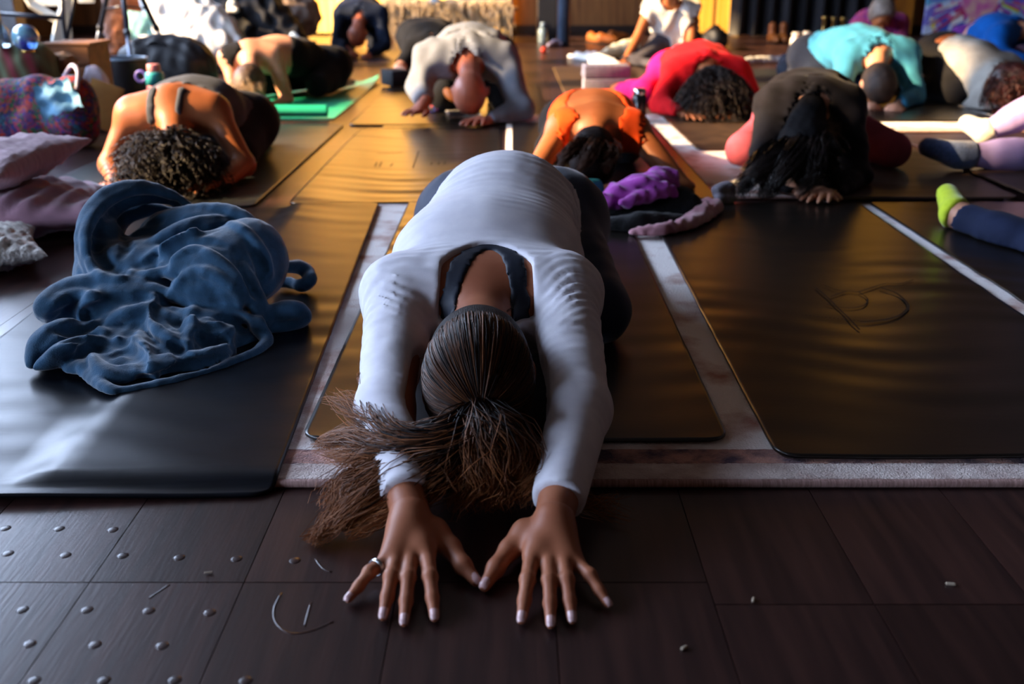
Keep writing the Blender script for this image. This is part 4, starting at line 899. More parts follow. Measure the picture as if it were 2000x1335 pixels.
# person in pink behind the blue shirt
g = Rig(q3(1722, 28, 8.0), A(3.0, 8.75, .22), q3(1682, 48, 8.35), q3(1756, 46, 8.35), q3(1672, 85, 8.2), q3(1700, 105, 8.0), q3(1765, 85, 8.2), q3(1740, 105, 8.0), crown=(0, -.8, .75), face=(0, -.75, -1), s=1.05, floor=.008)
e = person('grey-haired person in a pink top bowing by the dark drape', g, SKIN_C, .0125, [auto_hand(g.wr[0], (.2, -1), 1, 1, floor=.02), auto_hand(g.wr[1], (-.2, -1), -1, 1, floor=.02)], [('trousers', C_('dark_navy', '#161c2b'), .01, legs_region(.95, .7), None), ('pink_top', C_('pink_top', '#a8446a', '#8a3a78', contrast=(.45, .55)), .014, top_region(.93, .07, .95, grow=.06), wrk(.005, .1, 6))])
hair_cap(e, g, mat('grey_hair', '#8a7c70', .6, '#6a5c52', 20, .5, 80), .014, .012, .004, 5)

# ------------------------------------------------------------------ cloth, cushions and belongings
def cloth(name, label, cat, prims, m, res=.01, wl=.05, amp=.004, ax=(1, 1, 1), seed=1, floor=.006, it=1, grp=None, parent=None):
    G = Grid([q for q, _ in prims], res, .03); F = G.field(prims)
    if amp: F = F+amp*G.noise(wl, seed, ax)
    F = np.maximum(F, floor-G.Z)
    o = mk(name, relax(G.mesh(F), it, .45), m, parent)
    return tag(o, label, cat, grp) if label else o
def chain(pts, r, k, n=3):
    p = smoothpts(pts, n); rr_ = np.interp(np.linspace(0, 1, len(p)), np.linspace(0, 1, len(np.atleast_1d(r))), np.atleast_1d(r))
    return [(cap(p[i], p[i+1], rr_[i], rr_[i+1]), k) for i in range(len(p)-1)]
# the crumpled navy blanket on the left mat
Bz = lambda x, y, d: Q((50+x/3.033, 350+y/3.033, d))
M_BLANK = mat('navy_fleece_blanket', '#355874', .92, '#28445a', 30, .5, 420, sheen=.6, spec=.1)
base = [(ell(Bz(760, 560, 2.02), np.eye(3), A(.16, .12, .075)), .02), (ell(Bz(1150, 560, 1.98), np.eye(3), A(.11, .09, .09)), .02), (ell(A(-.72, 1.80, .02), np.eye(3), A(.19, .13, .035)), .02)]
FO = [  # (points in the zoomed crop with distance or height, radii)
    ([(1010, 190, 2.16), (850, 95, 2.16), (680, 60, 2.13), (510, 100, 2.09), (400, 210, 2.04), (362, 360, 1.99), (395, 500, 1.95), (500, 590, 1.92), (660, 605, 1.90), (800, 560, 1.90)], (.012, .02, .024, .024, .022)),
    ([(980, 190, 2.17), (830, 130, 2.17), (660, 120, 2.15), (520, 185, 2.11), (455, 290, 2.06), (455, 410, 2.01), (530, 500, 1.97), (660, 540, 1.95), (800, 500, 1.94)], (.012, .022, .026, .024, .02)),
    ([(900, 205, 2.19), (740, 190, 2.18), (590, 240, 2.15), (535, 330, 2.11), (550, 420, 2.07), (630, 480, 2.02)], (.016, .02, .022, .018)),
    ([(640, 480, 1.98), (760, 420, 2.0), (900, 340, 2.03), (1050, 285, 2.07), (1190, 255, 2.1)], (.016, .024, .026, .02)),
    ([(650, 350, 2.08), (800, 270, 2.1), (960, 225, 2.12), (1120, 205, 2.13), (1260, 235, 2.12), (1380, 330, 2.1), (1460, 450, 2.06), (1480, 560, 2.02), (1440, 650, 1.98), (1380, 700, 1.95)], (.018, .024, .022, .024, .022, .02)),
    ([(830, 530, 1.92), (880, 450, 1.95), (1000, 405, 1.97), (1110, 440, 1.96), (1220, 530, 1.93), (1310, 640, 1.90), (1380, 760, 1.88), (1425, 880, .03)], (.03, .036, .034, .03, .022)),
    ([(860, 560, 1.90), (1000, 530, 1.91), (1130, 590, 1.89), (1220, 680, 1.87), (1240, 760, 1.86)], (.04, .046, .044, .03)),
    ([(900, 640, 1.87), (1050, 680, 1.865), (1180, 730, 1.86)], (.03, .034, .028)),
    ([(1130, 360, 2.02), (1220, 420, 2.0), (1270, 520, 1.98), (1330, 640, 1.96)], (.022, .026, .02)),
    ([(1290, 320, 2.04), (1380, 430, 2.02), (1420, 540, 1.99), (1390, 640, 1.96)], (.02, .022, .016)),
    # hem running round the front flap
    ([(390, 640, 1.89), (560, 645, 1.88), (760, 660, 1.87), (900, 715, 1.86), (1060, 765, 1.85), (1250, 815, 1.84), (1370, 880, 1.83), (1432, 960, .02), (1385, 1030, .014), (1230, 1100, .013), (1000, 1180, .012), (780, 1235, .012), (560, 1270, .012), (450, 1215, .013), (370, 1130, .014), (310, 1060, .02)], (.012, .013, .014, .014, .014, .013, .011, .011, .011, .011, .012)),
    ([(700, 625, 1.88), (520, 640, 1.885), (350, 650, 1.88), (220, 700, 1.86), (125, 780, 1.82), (170, 840, .03), (240, 880, .02)], (.02, .026, .03, .03, .026, .016, .012)),
    ([(480, 690, 1.86), (400, 760, 1.83), (300, 820, .05), (265, 880, .035)], (.022, .024, .02, .014)),
    ([(760, 740, 1.84), (640, 790, 1.82), (510, 860, .05), (500, 910, .04), (560, 965, .03)], (.016, .02, .024, .022, .014)),
    ([(40, 1110, .02), (100, 1000, .04), (220, 925, .055), (380, 900, .05), (520, 920, .035)], (.022, .03, .03, .024, .014)),
    ([(70, 1130, .02), (200, 1060, .035), (340, 1010, .04), (450, 1000, .035), (540, 1020, .03)], (.016, .024, .026, .02, .014)),
    ([(250, 1140, .012), (330, 1150, .012), (400, 1160, .012)], (.016, .014, .01)),
    ([(390, 1040, .035), (430, 1110, .03), (520, 1165, .022), (650, 1160, .02), (780, 1115, .03), (930, 1090, .03), (1100, 1060, .03), (1220, 1000, .03), (1265, 900, .035)], (.014, .018, .018, .016, .02, .02, .018, .018, .014)),
    ([(640, 930, .045), (680, 990, .04), (730, 1080, .032), (740, 1150, .022)], (.022, .024, .022, .014)),
    ([(640, 930, .045), (700, 850, .05), (755, 780, 1.83)], (.022, .02, .014)),
    ([(765, 700, 1.845), (765, 800, 1.82), (790, 890, .06), (880, 970, .045), (980, 1050, .03)], (.014, .016, .02, .022, .016)),
    ([(1000, 780, 1.83), (990, 860, .065), (975, 930, .05), (1010, 1000, .035)], (.016, .016, .018, .014)),
    ([(1060, 870, .06), (1150, 930, .045), (1220, 900, .045)], (.03, .03, .02)),
    ([(540, 1010, .03), (590, 985, .04), (640, 985, .04)], (.016, .018, .014)),
    # tails behind
    ([(1440, 560, 2.1), (1560, 530, 2.16), (1650, 540, 2.2), (1690, 600, .04), (1640, 640, .03), (1540, 620, .03), (1470, 640, .03)], (.016, .018, .016, .014, .014)),
    ([(1400, 850, .04), (1500, 800, .05), (1600, 790, .05), (1640, 830, .03), (1560, 880, .02), (1440, 900, .02)], (.02, .024, .022, .018, .016))]
pr = list(base)
for l in ([(1380, 960, .012), (900, 1040, .014)], [(1200, 1060, .012), (700, 1060, .014)], [(1000, 1150, .012), (500, 1100, .012)], [(780, 1200, .011), (440, 1130, .012)], [(900, 900, .04), (1250, 930, .03)], [(600, 900, .04), (900, 950, .04)], [(300, 900, .03), (620, 1000, .03)], [(150, 1050, .02), (420, 960, .03)], [(300, 780, .05), (700, 760, .07)], [(200, 800, .04), (500, 860, .04)], [(700, 820, .07), (1150, 840, .06)], [(620, 1050, .02), (1000, 1100, .016)]): pr += chain([Bz(*q) for q in l], (.017, .017), .03, 3)
for q, r in (((450, 420, 2.05), (.05, .06, .08)), ((1330, 480, 2.04), (.08, .08, .09)), ((1000, 320, 2.12), (.12, .06, .06)), ((600, 560, 1.98), (.1, .06, .06)), ((300, 720, 1.88), (.07, .05, .035)), ((600, 720, 1.88), (.1, .06, .05))): pr.append((ell(Bz(*q), np.eye(3), A(*r)), .03))
for pts, r in FO:
    r = np.interp(np.linspace(0, 1, 9), np.linspace(0, 1, len(r)), r)*np.array([.45, .7, .88, .92, .92, .92, .88, .7, .45]); pr += chain([Bz(*q)+A(0, -.004, .006) for q in pts], r*.86, .009, 4)
G = Grid([q for q, _ in pr], .0042, .03); F = np.maximum(G.field(pr)+.0012*G.noise(.035, 3), .017-G.Z)
def onto(F, x, y):
    """where the line of sight through a traced point meets the heap"""
    a, b = P(50+x/3.033, 350+y/3.033, Y=1.3), P(50+x/3.033, 350+y/3.033, Y=2.6); t = np.linspace(0, 1, 600)[:, None]; q = a+(b-a)*t
    i = np.round((q-G.lo)/G.h).astype(int); ok = ((i >= 0) & (i < G.n)).all(1); i = np.clip(i, 0, G.n-1); s_ = ok & (F[tuple(i.T)] < 0)
    return q[np.argmax(s_)] if s_.any() else None
def trace(l): return [p for p in (onto(F0, *q) for q in smoothpts(l, 5)) if p is not None]
F0 = F.copy()
RIDGE = [[(850, 690), (960, 560), (1100, 560), (1250, 660), (1270, 740)], [(700, 480), (820, 400), (960, 330), (1100, 280), (1190, 260)], [(1190, 250), (1290, 300), (1400, 430), (1450, 560)], [(870, 470), (980, 415), (1100, 450), (1230, 560), (1330, 720), (1410, 860)], [(480, 870), (560, 810), (740, 750)], [(640, 930), (700, 1000), (730, 1110), (880, 1100), (1080, 1060)],
    [(760, 710), (765, 860), (860, 950), (960, 1050)], [(990, 790), (1000, 870), (960, 950), (950, 1010)], [(390, 1040), (440, 1130), (560, 1175), (720, 1150), (900, 1120)], [(110, 1010), (230, 920), (400, 900), (480, 910)], [(130, 1040), (250, 990), (380, 930)], [(270, 870), (350, 800), (470, 720)], [(120, 770), (260, 690), (420, 680)], [(310, 1070), (380, 1170), (520, 1260)], [(640, 540), (560, 590), (430, 560), (370, 430), (365, 300), (430, 180), (560, 90), (720, 60), (880, 110)]]
CREASE = [[(600, 320), (680, 270), (800, 240)], [(560, 470), (600, 400), (590, 330)], [(660, 520), (780, 470), (860, 390), (1000, 330), (1150, 295)], [(830, 540), (840, 460), (940, 390), (1080, 370), (1180, 400)], [(1240, 400), (1280, 520), (1330, 630), (1375, 700)], [(1310, 370), (1400, 520), (1400, 600)], [(470, 720), (600, 715), (750, 695)], [(790, 730), (960, 790), (1230, 840), (1290, 900), (1260, 980), (1150, 1030)], [(260, 880), (330, 830), (440, 770), (540, 750)], [(510, 1060), (590, 1010), (680, 1050), (700, 1120)],
    [(440, 960), (560, 970), (610, 900), (700, 820)], [(880, 890), (800, 820), (775, 760)], [(870, 980), (960, 1060)], [(1040, 830), (1110, 880), (1210, 850)], [(220, 970), (330, 940), (460, 960)], [(320, 1050), (390, 1000), (500, 1010)], [(450, 250), (420, 380), (480, 500), (600, 560)], [(900, 150), (740, 130), (580, 160), (490, 240)], [(150, 880), (280, 900), (420, 870)], [(760, 1180), (950, 1120), (1150, 1070)], [(560, 1210), (720, 1190)], [(1010, 930), (1100, 980), (1200, 950)]]
for l in RIDGE:
    p = trace(l)
    for i in range(len(p)-1):
        if np.linalg.norm(p[i]-p[i+1]) < .05: w = .007*math.sin(math.pi*(i+.7)/(len(p)+.4))+.003; G.add(F, cap(p[i]+A(0, 0, -.001), p[i+1]+A(0, 0, -.001), w), .010)
for l in CREASE:
    p = trace(l)
    for i in range(len(p)-1):
        if np.linalg.norm(p[i]-p[i+1]) < .05: w = .010*math.sin(math.pi*(i+.7)/(len(p)+.4))+.002; G.add(F, cap(p[i]+A(0, -.004, .004), p[i+1]+A(0, -.004, .004), w), .008, sub=True)
F = np.maximum(F, .017-G.Z)
tag(mk('blanket', relax(G.mesh(F), 2, .4), M_BLANK), 'crumpled navy fleece blanket heaped on the left mat', 'blanket')

def pillow(label, c, w, d, h, rot, m, tilt=(0, 0), ribs=0, amp=.004, n=44, pinch=.10, seed=1, chev=False, wrink=.006):
    rr_ = np.random.default_rng(seed); ph = rr_.uniform(0, 6, 8); v, f = [], []
    us = np.sin(np.linspace(-np.pi/2, np.pi/2, n))
    for sgn in (1, -1):
        for a in us:
            for b in us:
                x = a*(1-pinch*(1-b*b)); y = b*(1-pinch*(1-a*a)); z = ((1-a**2)*(1-b**2))**.42
                zz = sgn*h/2*z
                k = math.sin(np.pi*ribs*(a+(.5*abs(b) if chev else .05*math.sin(4*b))))*amp if ribs else 0
                zz += sgn*(k+wrink*math.sin(7*a+3*b+ph[0])*math.sin(5*b-2*a+ph[1])+.5*wrink*math.sin(19*a*b+ph[2]+9*b))*min(1, z*1.6)
                v.append((x*w/2, y*d/2, zz))
    N_ = n*n
    for i in range(n-1):
        for j in range(n-1):
            q = (i*n+j, (i+1)*n+j, (i+1)*n+j+1, i*n+j+1); f.append(q); f.append(tuple(N_+t for t in q[::-1]))
    v = np.array(v); M = Matrix.Translation(Vector(c)) @ Matrix.Rotation(rot, 4, 'Z') @ Matrix.Rotation(tilt[0], 4, 'X') @ Matrix.Rotation(tilt[1], 4, 'Y')
    v, f = xf((v, f), M); v[:, 2] = np.maximum(v[:, 2], .004)
    return tag(mk('pillow', (v, f), m), label, 'pillow', 'pillows')
M_PIL = mat('mauve_linen', '#d0b4bc', .9, '#b898a4', 12, .6, 200, sheen=.3, stretch=(1, 8, 1)); M_PIL2 = mat('mauve_velvet', '#b88ea0', .9, '#a07888', 12, .4, 160, sheen=.5); M_PIL3 = mat('cream_knit', '#e0dad2', .95, '#9c948e', 50, 1, 120, sheen=.3)
c = P(60, 425, Y=2.80); pillow('pleated mauve pillow, the lower of two at the left edge', (c[0]-.04, 2.80, .066), .50, .46, .14, .35, M_PIL2, ribs=7, amp=.006, chev=True)
c = P(40, 335, Y=2.85); pillow('ribbed mauve pillow on top of the pleated one at the left edge', (c[0]-.10, 2.84, .175), .46, .40, .14, -.25, M_PIL, tilt=(.10, -.16), ribs=24, amp=.0034, seed=4)
c = P(0, 500, Y=2.38); pillow('cream knitted pillow corner at the left edge', (c[0]-.10, 2.40, .05), .36, .34, .10, .5, M_PIL3, ribs=12, amp=.004, seed=6, chev=True)

# bundle of clothes in front of the orange top
M_BJ = mat('black_fleece_jacket', '#0d0c0f', .95, '#070709', 30, .9, 160, sheen=.1); M_PUR = mat('purple_knit', '#b04cae', .9, '#983a98', 20, .7, 200, sheen=.4); M_PNK = mat('pink_scarf', '#c99aa4', .9, '#a8707c', 14, .5, 100, sheen=.3); M_TEAL = mat('teal_cloth', '#1f9a8e', .85, '#188075', 20, .4, 120)
cloth('jacket', 'black fleece jacket folded under the purple knit', 'jacket', chain([q3(1180, 420, 2.92), q3(1240, 405, 2.95), q3(1300, 400, 2.95), q3(1345, 410, 2.92)], (.045, .055, .06, .045), .03)+chain([q3(1175, 440, .03), q3(1250, 438, .035), q3(1330, 432, .03)], (.02, .03, .022), .02), M_BJ, .008, .04, .005, seed=4, floor=.02)
cloth('knit_top', 'crumpled purple knit top on the black jacket', 'clothing', chain([q3(1165, 402, 2.82), q3(1200, 388, 2.86), q3(1250, 368, 2.90), q3(1300, 352, 2.94)], (.016, .03, .036, .03), .02)+chain([q3(1270, 345, 2.93), q3(1290, 338, 2.95), q3(1312, 345, 2.95), q3(1316, 365, 2.93)], (.014, .018, .018, .012), .012)+chain([q3(1215, 395, 2.80), q3(1255, 385, 2.84), q3(1300, 372, 2.88), q3(1318, 380, 2.9)], (.012, .02, .018, .01), .008)+chain([q3(1230, 360, 2.88), q3(1262, 352, 2.86), q3(1300, 362, 2.86)], (.01, .014, .01), .006)+chain([q3(1185, 375, 2.9), q3(1235, 358, 2.93), q3(1280, 350, 2.94)], (.012, .018, .014), .015), M_PUR, .006, .045, .007, seed=5, floor=.05)
cloth('towel', 'teal cloth tucked beside the purple knit', 'towel', chain([q3(1128, 385, 2.92), q3(1145, 376, 2.94), q3(1165, 366, 2.97)], (.026, .03, .022), .02)+chain([q3(1135, 400, .04), q3(1160, 390, .05)], (.03, .025), .02), M_TEAL, .007, .04, .003, seed=6, floor=.02)
cloth('scarf', 'pink scarf spilling from under the black jacket', 'scarf', chain([q3(1235, 455, .026), q3(1290, 452, .028), q3(1345, 438, .03), q3(1385, 418, .03), q3(1398, 402, .035), q3(1372, 396, .04)], (.012, .02, .022, .02, .018, .014), .015)+chain([q3(1345, 425, .035), q3(1372, 412, .045), q3(1378, 398, .05)], (.014, .016, .012), .012), M_PNK, .006, .028, .005, (1, .4, 1), 7, floor=.021)
cloth('rolled_socks', 'balled grey socks on the floor beside the black-haired person', 'socks', [(ell(q3(1414, 376, 3.12), np.eye(3), A(.036, .034, .034)), .01), (cap(q3(1402, 372, 3.08), q3(1424, 366, 3.1), .02), .01), (cap(q3(1405, 388, 3.06), q3(1428, 388, 3.08), .016), .01)], mat('grey_sock', '#8a8690', .95, '#6c6872', 30, .8, 120), .005, .03, .002, floor=.012)

# left background: bags, cushions, stands
def multi(name, scale, sat=1.2, val=.8, cols=None):
    m = bpy.data.materials.new(name); m.use_nodes = True; nt = m.node_tree; b = nt.nodes['Principled BSDF']; b.inputs['Roughness'].default_value = .8
    tc = nt.nodes.new('ShaderNodeTexCoord'); no = nt.nodes.new('ShaderNodeTexNoise'); no.inputs['Scale'].default_value = scale*.5; mx_ = nt.nodes.new('ShaderNodeMix'); mx_.data_type = 'VECTOR'; mx_.inputs[0].default_value = .22
    vo = nt.nodes.new('ShaderNodeTexVoronoi'); vo.inputs['Scale'].default_value = scale
    nt.links.new(tc.outputs['Object'], no.inputs[0]); nt.links.new(tc.outputs['Object'], mx_.inputs[4]); nt.links.new(no.outputs['Color'], mx_.inputs[5]); nt.links.new(mx_.outputs[1], vo.inputs[0])
    sp_ = nt.nodes.new('ShaderNodeSeparateColor'); nt.links.new(vo.outputs['Color'], sp_.inputs[0]); r = nt.nodes.new('ShaderNodeValToRGB'); r.color_ramp.interpolation = 'CONSTANT'
    cols = cols or ['#b01c30', '#2038a0', '#d0581c', '#7a1a6a', '#1c6a8a', '#c02060', '#3a2a80', '#2a7a3a', '#381030', '#d83020']
    el_ = r.color_ramp.elements; el_[0].color = lin(cols[0]); el_[0].position = 0; el_[1].color = lin(cols[1]); el_[1].position = 1/len(cols)
    for i in range(2, len(cols)): x = el_.new(i/len(cols)); x.color = lin(cols[i])
    nt.links.new(sp_.outputs[0], r.inputs[0]); nt.links.new(r.outputs[0], b.inputs['Base Color']); return m
def pbx(u0, u1, v0, Y, depth, z0=0.0, bev=.01, rot=0, vb=None):
    """box standing at distance Y whose front face spans u0..u1 and reaches up to row v0"""
    a = P(u0, v0, Y=Y); b = P(u1, v0, Y=Y); w = b[0]-a[0]; h = a[2]-z0
    v, f = box(0, 0, h/2, w, depth, h, bev, 3); return xf((v, f), RZ(rot, ((a[0]+b[0])/2, Y+depth/2, z0)))
GB = 'belongings along the left side'
e = empty('tote_bag', P(90, 285, z=0), 'tote bag with a bright multicoloured pattern at the left', 'bag', GB)
M_TOTE = multi('patchwork', 42, cols=['#7a1424', '#182a78', '#96401a', '#561250', '#144c66', '#8a1846', '#281c5c', '#1c5428', '#260a22', '#9a2418', '#141024', '#30104a'])
cloth('bag_body', None, None, [(cap(P(a, b, Y=y), P(a+2, b, Y=y), r), .05) for a, b, y, r in ((20, 200, 4.35, .1), (80, 190, 4.35, .1), (140, 195, 4.32, .1), (20, 245, 4.32, .1), (80, 245, 4.3, .1), (145, 245, 4.28, .1), (-30, 220, 4.35, .12))], M_TOTE, .014, .1, .008, seed=2, parent=e, floor=.003)
mk('strap', tube(smoothpts([P(150, 175, Y=4.25), P(152, 140, Y=4.3), P(140, 128, Y=4.35), P(125, 150, Y=4.4)], 6), .009), mat('pale_strap', '#b9b4cc', .7), e)
v, f = [], []
for i in range(13):
    for j in range(11):
        p = lerp(lerp(P(62, 172, Y=4.16), P(132, 152, Y=4.18), i/12), lerp(P(85, 232, Y=4.10), P(166, 205, Y=4.12), i/12), j/10); v.append(p+A(0, .012*math.sin(i*.9)+.01*math.sin(j*1.2), .006*math.sin(i*1.7+j)))
for i in range(12):
    for j in range(10): f.append((i*11+j, (i+1)*11+j, (i+1)*11+j+1, i*11+j+1))
v = np.array(v); n_ = len(v); f2 = f+[tuple(n_+t for t in q[::-1]) for q in f]
tag(mk('paper_sheet', (np.concatenate([v, v+A(0, .004, 0)]), f2), mat('pale_blue_paper', '#6fa4c4', .7, '#6296b8', 6)), 'pale blue sheet draped over the multicoloured tote bag', 'paper', GB)
def stripes(name, cols, sc, rot=0):
    m = bpy.data.materials.new(name); m.use_nodes = True; nt = m.node_tree; b = nt.nodes['Principled BSDF']; b.inputs['Roughness'].default_value = .85
    tc = nt.nodes.new('ShaderNodeTexCoord'); mp = nt.nodes.new('ShaderNodeMapping'); mp.inputs['Rotation'].default_value = (0, rot, 0); w = nt.nodes.new('ShaderNodeTexWave'); w.inputs['Scale'].default_value = sc; w.inputs['Distortion'].default_value = 1.5; w.wave_profile = 'SAW'
    r = nt.nodes.new('ShaderNodeValToRGB'); el_ = r.color_ramp.elements; el_[0].color = lin(cols[0]); el_[1].color = lin(cols[-1])
    for i in range(1, len(cols)-1): x = el_.new(i/(len(cols)-1)); x.color = lin(cols[i])
    nt.links.new(tc.outputs['Object'], mp.inputs[0]); nt.links.new(mp.outputs[0], w.inputs[0]); nt.links.new(w.outputs[0], r.inputs[0]); nt.links.new(r.outputs[0], b.inputs['Base Color']); return m
cloth('cushion', 'brown cushion with green and red stripes behind the tote bag', 'cushion', [(cap(P(-10, 140, Y=4.75), P(60, 130, Y=4.75), .12), .05), (cap(P(-10, 185, Y=4.75), P(65, 180, Y=4.75), .13), .05), (cap(P(-10, 235, Y=4.75), P(65, 235, Y=4.75), .13), .05)], stripes('striped_weave', ['#5a4028', '#6b7a5c', '#5a3a26', '#7a2030', '#4a3420'], 3.5, .3), .014, .1, .006, grp=GB, floor=.003)
def crate(label, u0, u1, v0, Y, d, m):
    a = P(u0, v0, Y=Y); b = P(u1, v0, Y=Y); e = empty('wooden_box', ((a[0]+b[0])/2, Y+d/2, 0), label, 'box', GB); h = a[2]; w = b[0]-a[0]; x = (a[0]+b[0])/2
    for k in range(4): mk('plank', box(x, Y, h*(k+.5)/4, w, .016, h/4-.008, .003), m, e, smooth=False)
    for s_ in (-1, 1): mk('side', box(x+s_*(w/2-.008), Y+d/2, h/2, .016, d, h, .003), m, e, smooth=False)
    mk('lid', box(x, Y+d/2, h+.008, w+.03, d+.02, .016, .004), m, e, smooth=False); mk('back', box(x, Y+d, h/2, w, .016, h, .003), m, e, smooth=False)
M_CRATE = mat('crate_wood', '#8a5c3a', .7, '#6e4528', 4, .3, 30, stretch=(1, 6, 6))
crate('small wooden box behind the striped cushion', 88, 172, 90, 5.0, .25, M_CRATE)
e = empty('paper_bag', P(110, 240, z=0), 'crumpled brown paper bag beside the wooden box', 'bag', GB)
cloth('bag', None, None, [(cap(P(112, 130, Y=4.85), P(128, 128, Y=4.85), .06), .03), (cap(P(114, 175, Y=4.85), P(130, 175, Y=4.85), .075), .03), (cap(P(114, 220, Y=4.85), P(130, 220, Y=4.85), .08), .03)], mat('kraft', '#9a7350', .85, '#7c5a3c', 10, .5, 30), .013, .06, .012, parent=e, floor=.003)
mk('folded_rim', box(P(115, 112, Y=4.83)[0], 4.84, P(115, 112, Y=4.83)[2], .11, .07, .02, .006), MATS['kraft'], e)
# glass ball on the cushion
bc = P(50, 74, Y=4.62); e = empty('glass_ball', bc-A(0, 0, .062), 'shiny blue glass ball resting on the striped cushion', 'ball', GB)
bmx = bmesh.new(); bmesh.ops.create_uvsphere(bmx, u_segments=28, v_segments=16, radius=.058)
sv, sf = bmvf(bmx); MG = mat('blue_glass', '#2a48d8', .05, '#8fd0e8', 9, trans=.35, spec=.8, contrast=(.42, .6), coat=1); mk('glass', (sv+bc, sf), MG, e)
mk('collar', lathe([(.022, -.064), (.03, -.06), (.026, -.05)], bc, 20), M_GOLD, e)
e = empty('glass_bottle', P(8, 92, Y=4.66), 'clear glass bottle with a yellow stick, at the left edge', 'bottle', GB); bp_ = P(6, 92, Y=4.66)
M_GLS = mat('clear_glass', '#cfe4ea', .05, '#b6d2dc', 9, trans=.7, spec=.6)
mk('bottle', lathe([(.03, 0), (.038, .02), (.036, .07), (.014, .10), (.013, .13), (.016, .135)], bp_, 20), M_GLS, e); mk('stick', tube([bp_+A(0, 0, .03), bp_+A(.012, -.01, .19)], .006), mat('yellow_stick', '#e0b030', .6), e)
cloth('pouch', 'slouched white pouch beside the black bin', 'pouch', chain([P(182, 140, Y=4.95), P(190, 165, Y=4.92), P(200, 200, Y=4.9), P(205, 235, Y=4.88)], (.03, .045, .05, .05), .03), mat('white_pouch', '#cfc8d4', .8, '#b8aebc', 10, .3, 60), .01, .05, .005, grp=GB, floor=.003)
a = P(195, 205, Y=4.70); e = empty('kraft_folder', (a[0], 4.7, 0), 'tan card folder leaning behind the multicoloured bag', 'folder', GB)
mt_ = Matrix.Translation(Vector((a[0], 4.72, .12))) @ Matrix.Rotation(.35, 4, 'Y') @ Matrix.Rotation(-.25, 4, 'X'); MK = mat('tan_card', '#b88a48', .8, '#a4753a', 8, .2, 40)
mk('cover', xf(box(0, -.006, 0, .15, .005, .21, .002), mt_), MK, e); mk('cover', xf(box(0, .012, 0, .15, .005, .21, .002), mt_), MK, e); mk('pages', xf(box(0, .003, 0, .142, .012, .2, .001), mt_), mat('paper', '#d8ccb4', .9), e)
a = P(222, 118, Y=5.55); e = empty('waste_bin', (a[0], 5.7, 0), 'black bin with a pale rim beside the tripod', 'bin', GB)
MB_ = mat('black_plastic', '#101118', .5, spec=.4); h = a[2]
mk('bin_body', lathe([(.09, 0), (.1, .02), (.12, h-.02), (.122, h), (.114, h), (.095, .03), (.02, .025)], (a[0], 5.7, .002), 28), MB_, e); mk('rim', tube([(a[0]+.121*math.cos(t), 5.7+.121*math.sin(t), h) for t in np.linspace(0, 6.283, 30, endpoint=False)], .006, 6, closed=True), mat('pale_rim', '#8fa8c0', .3), e)
# tripod
F_ = [P(174, 158, z=0), P(264, 196, z=0), P(354, 158, z=0)]; ap = (F_[0]+F_[1]+F_[2])/3; ap[2] = .80
e = empty('tripod', (ap[0], ap[1], 0), 'black camera tripod standing among the bags at left', 'tripod', GB); M_TRI = mat('tripod_black', '#1c2030', .35, spec=.5); M_TRI2 = mat('tripod_grey', '#6a7488', .3, metal=.6)
for q in F_:
    top = ap+nrm((q-ap)*A(1, 1, 0))*.03; mid = lerp(top, q, .55); L = mk('leg', tube([top, mid], .017), M_TRI, e)
    mk('lower_tube', tube([lerp(top, q, .5), q+A(0, 0, .02)], .012), M_TRI2, L); mk('clamp', tube([lerp(mid, q, -.03), lerp(mid, q, .05)], .022), MB_, L); mk('foot', tube([q+A(0, 0, .022), q+A(0, 0, .002)], .016), MB_, L)
    mk('brace', tube([lerp(top, q, .4), A(ap[0], ap[1], lerp(top, q, .4)[2]+.02)], .007), M_TRI, e)
mk('centre_column', tube([A(ap[0], ap[1], .45), A(ap[0], ap[1], 1.05)], .014), M_TRI, e); mk('collar', tube([A(ap[0], ap[1], .77), A(ap[0], ap[1], .84)], .042, 12), MB_, e); mk('head', box(ap[0], ap[1], 1.09, .07, .09, .06, .01), MB_, e)
# black folding stand at far left
e = empty('metal_stand', P(80, 150, Y=5.5)*A(1, 1, 0), 'thin black metal folding stand at the upper left', 'stand', GB); YS = 5.45
for l, r in (([(120, -40), (124, 40), (130, 90), (138, 150), (146, 215)], .010), ([(152, -40), (140, 30), (130, 85)], .009), ([(-20, 26), (60, 31), (122, 35)], .011), ([(-20, -40), (-14, 60), (-6, 215)], .010)):
    mk('frame_tube', tube([P(a, b, Y=YS+.02*i) for i, (a, b) in enumerate(l)], r), M_TRI, e)
# white folding easel
e = empty('white_easel', P(110, 100, Y=7.6)*A(1, 1, 0), 'white slatted easel standing behind the wooden box', 'easel', GB); M_WP = mat('white_paint', '#dcdcd6', .5, '#c8c8c2', 6)
for l, w_ in (([(45, -20), (62, 8), (122, 45)], .035), ([(150, -60), (135, -5), (118, 40), (108, 95), (100, 150)], .045), ([(112, -60), (122, -5), (130, 50), (138, 150)], .035)):
    mk('slat', tube([P(a, b, Y=7.6+.02*i) for i, (a, b) in enumerate(l)], w_, 4), M_WP, e, smooth=False)
mk('shelf', pbx(52, 116, -8, 7.7, .05, P(52, 12, Y=7.7)[2], .006), M_WP, e, smooth=False)
mk('panel', pbx(148, 178, -30, 7.75, .03, P(150, 6, Y=7.75)[2], .004), M_WP, e, smooth=False)
cloth('fur_throw', 'rust-brown fur throw hanging behind the tripod', 'throw', chain([P(250, -30, Y=8.1), P(250, 30, Y=8.05), P(245, 70, Y=8.0), P(240, 125, Y=8.0)], (.16, .17, .15, .12, .1), .05), mat('rust_fur', '#a0603a', .95, '#7a4226', 16, 1, 60, sheen=.6), .018, .06, .014, seed=4, grp=GB, floor=.003)
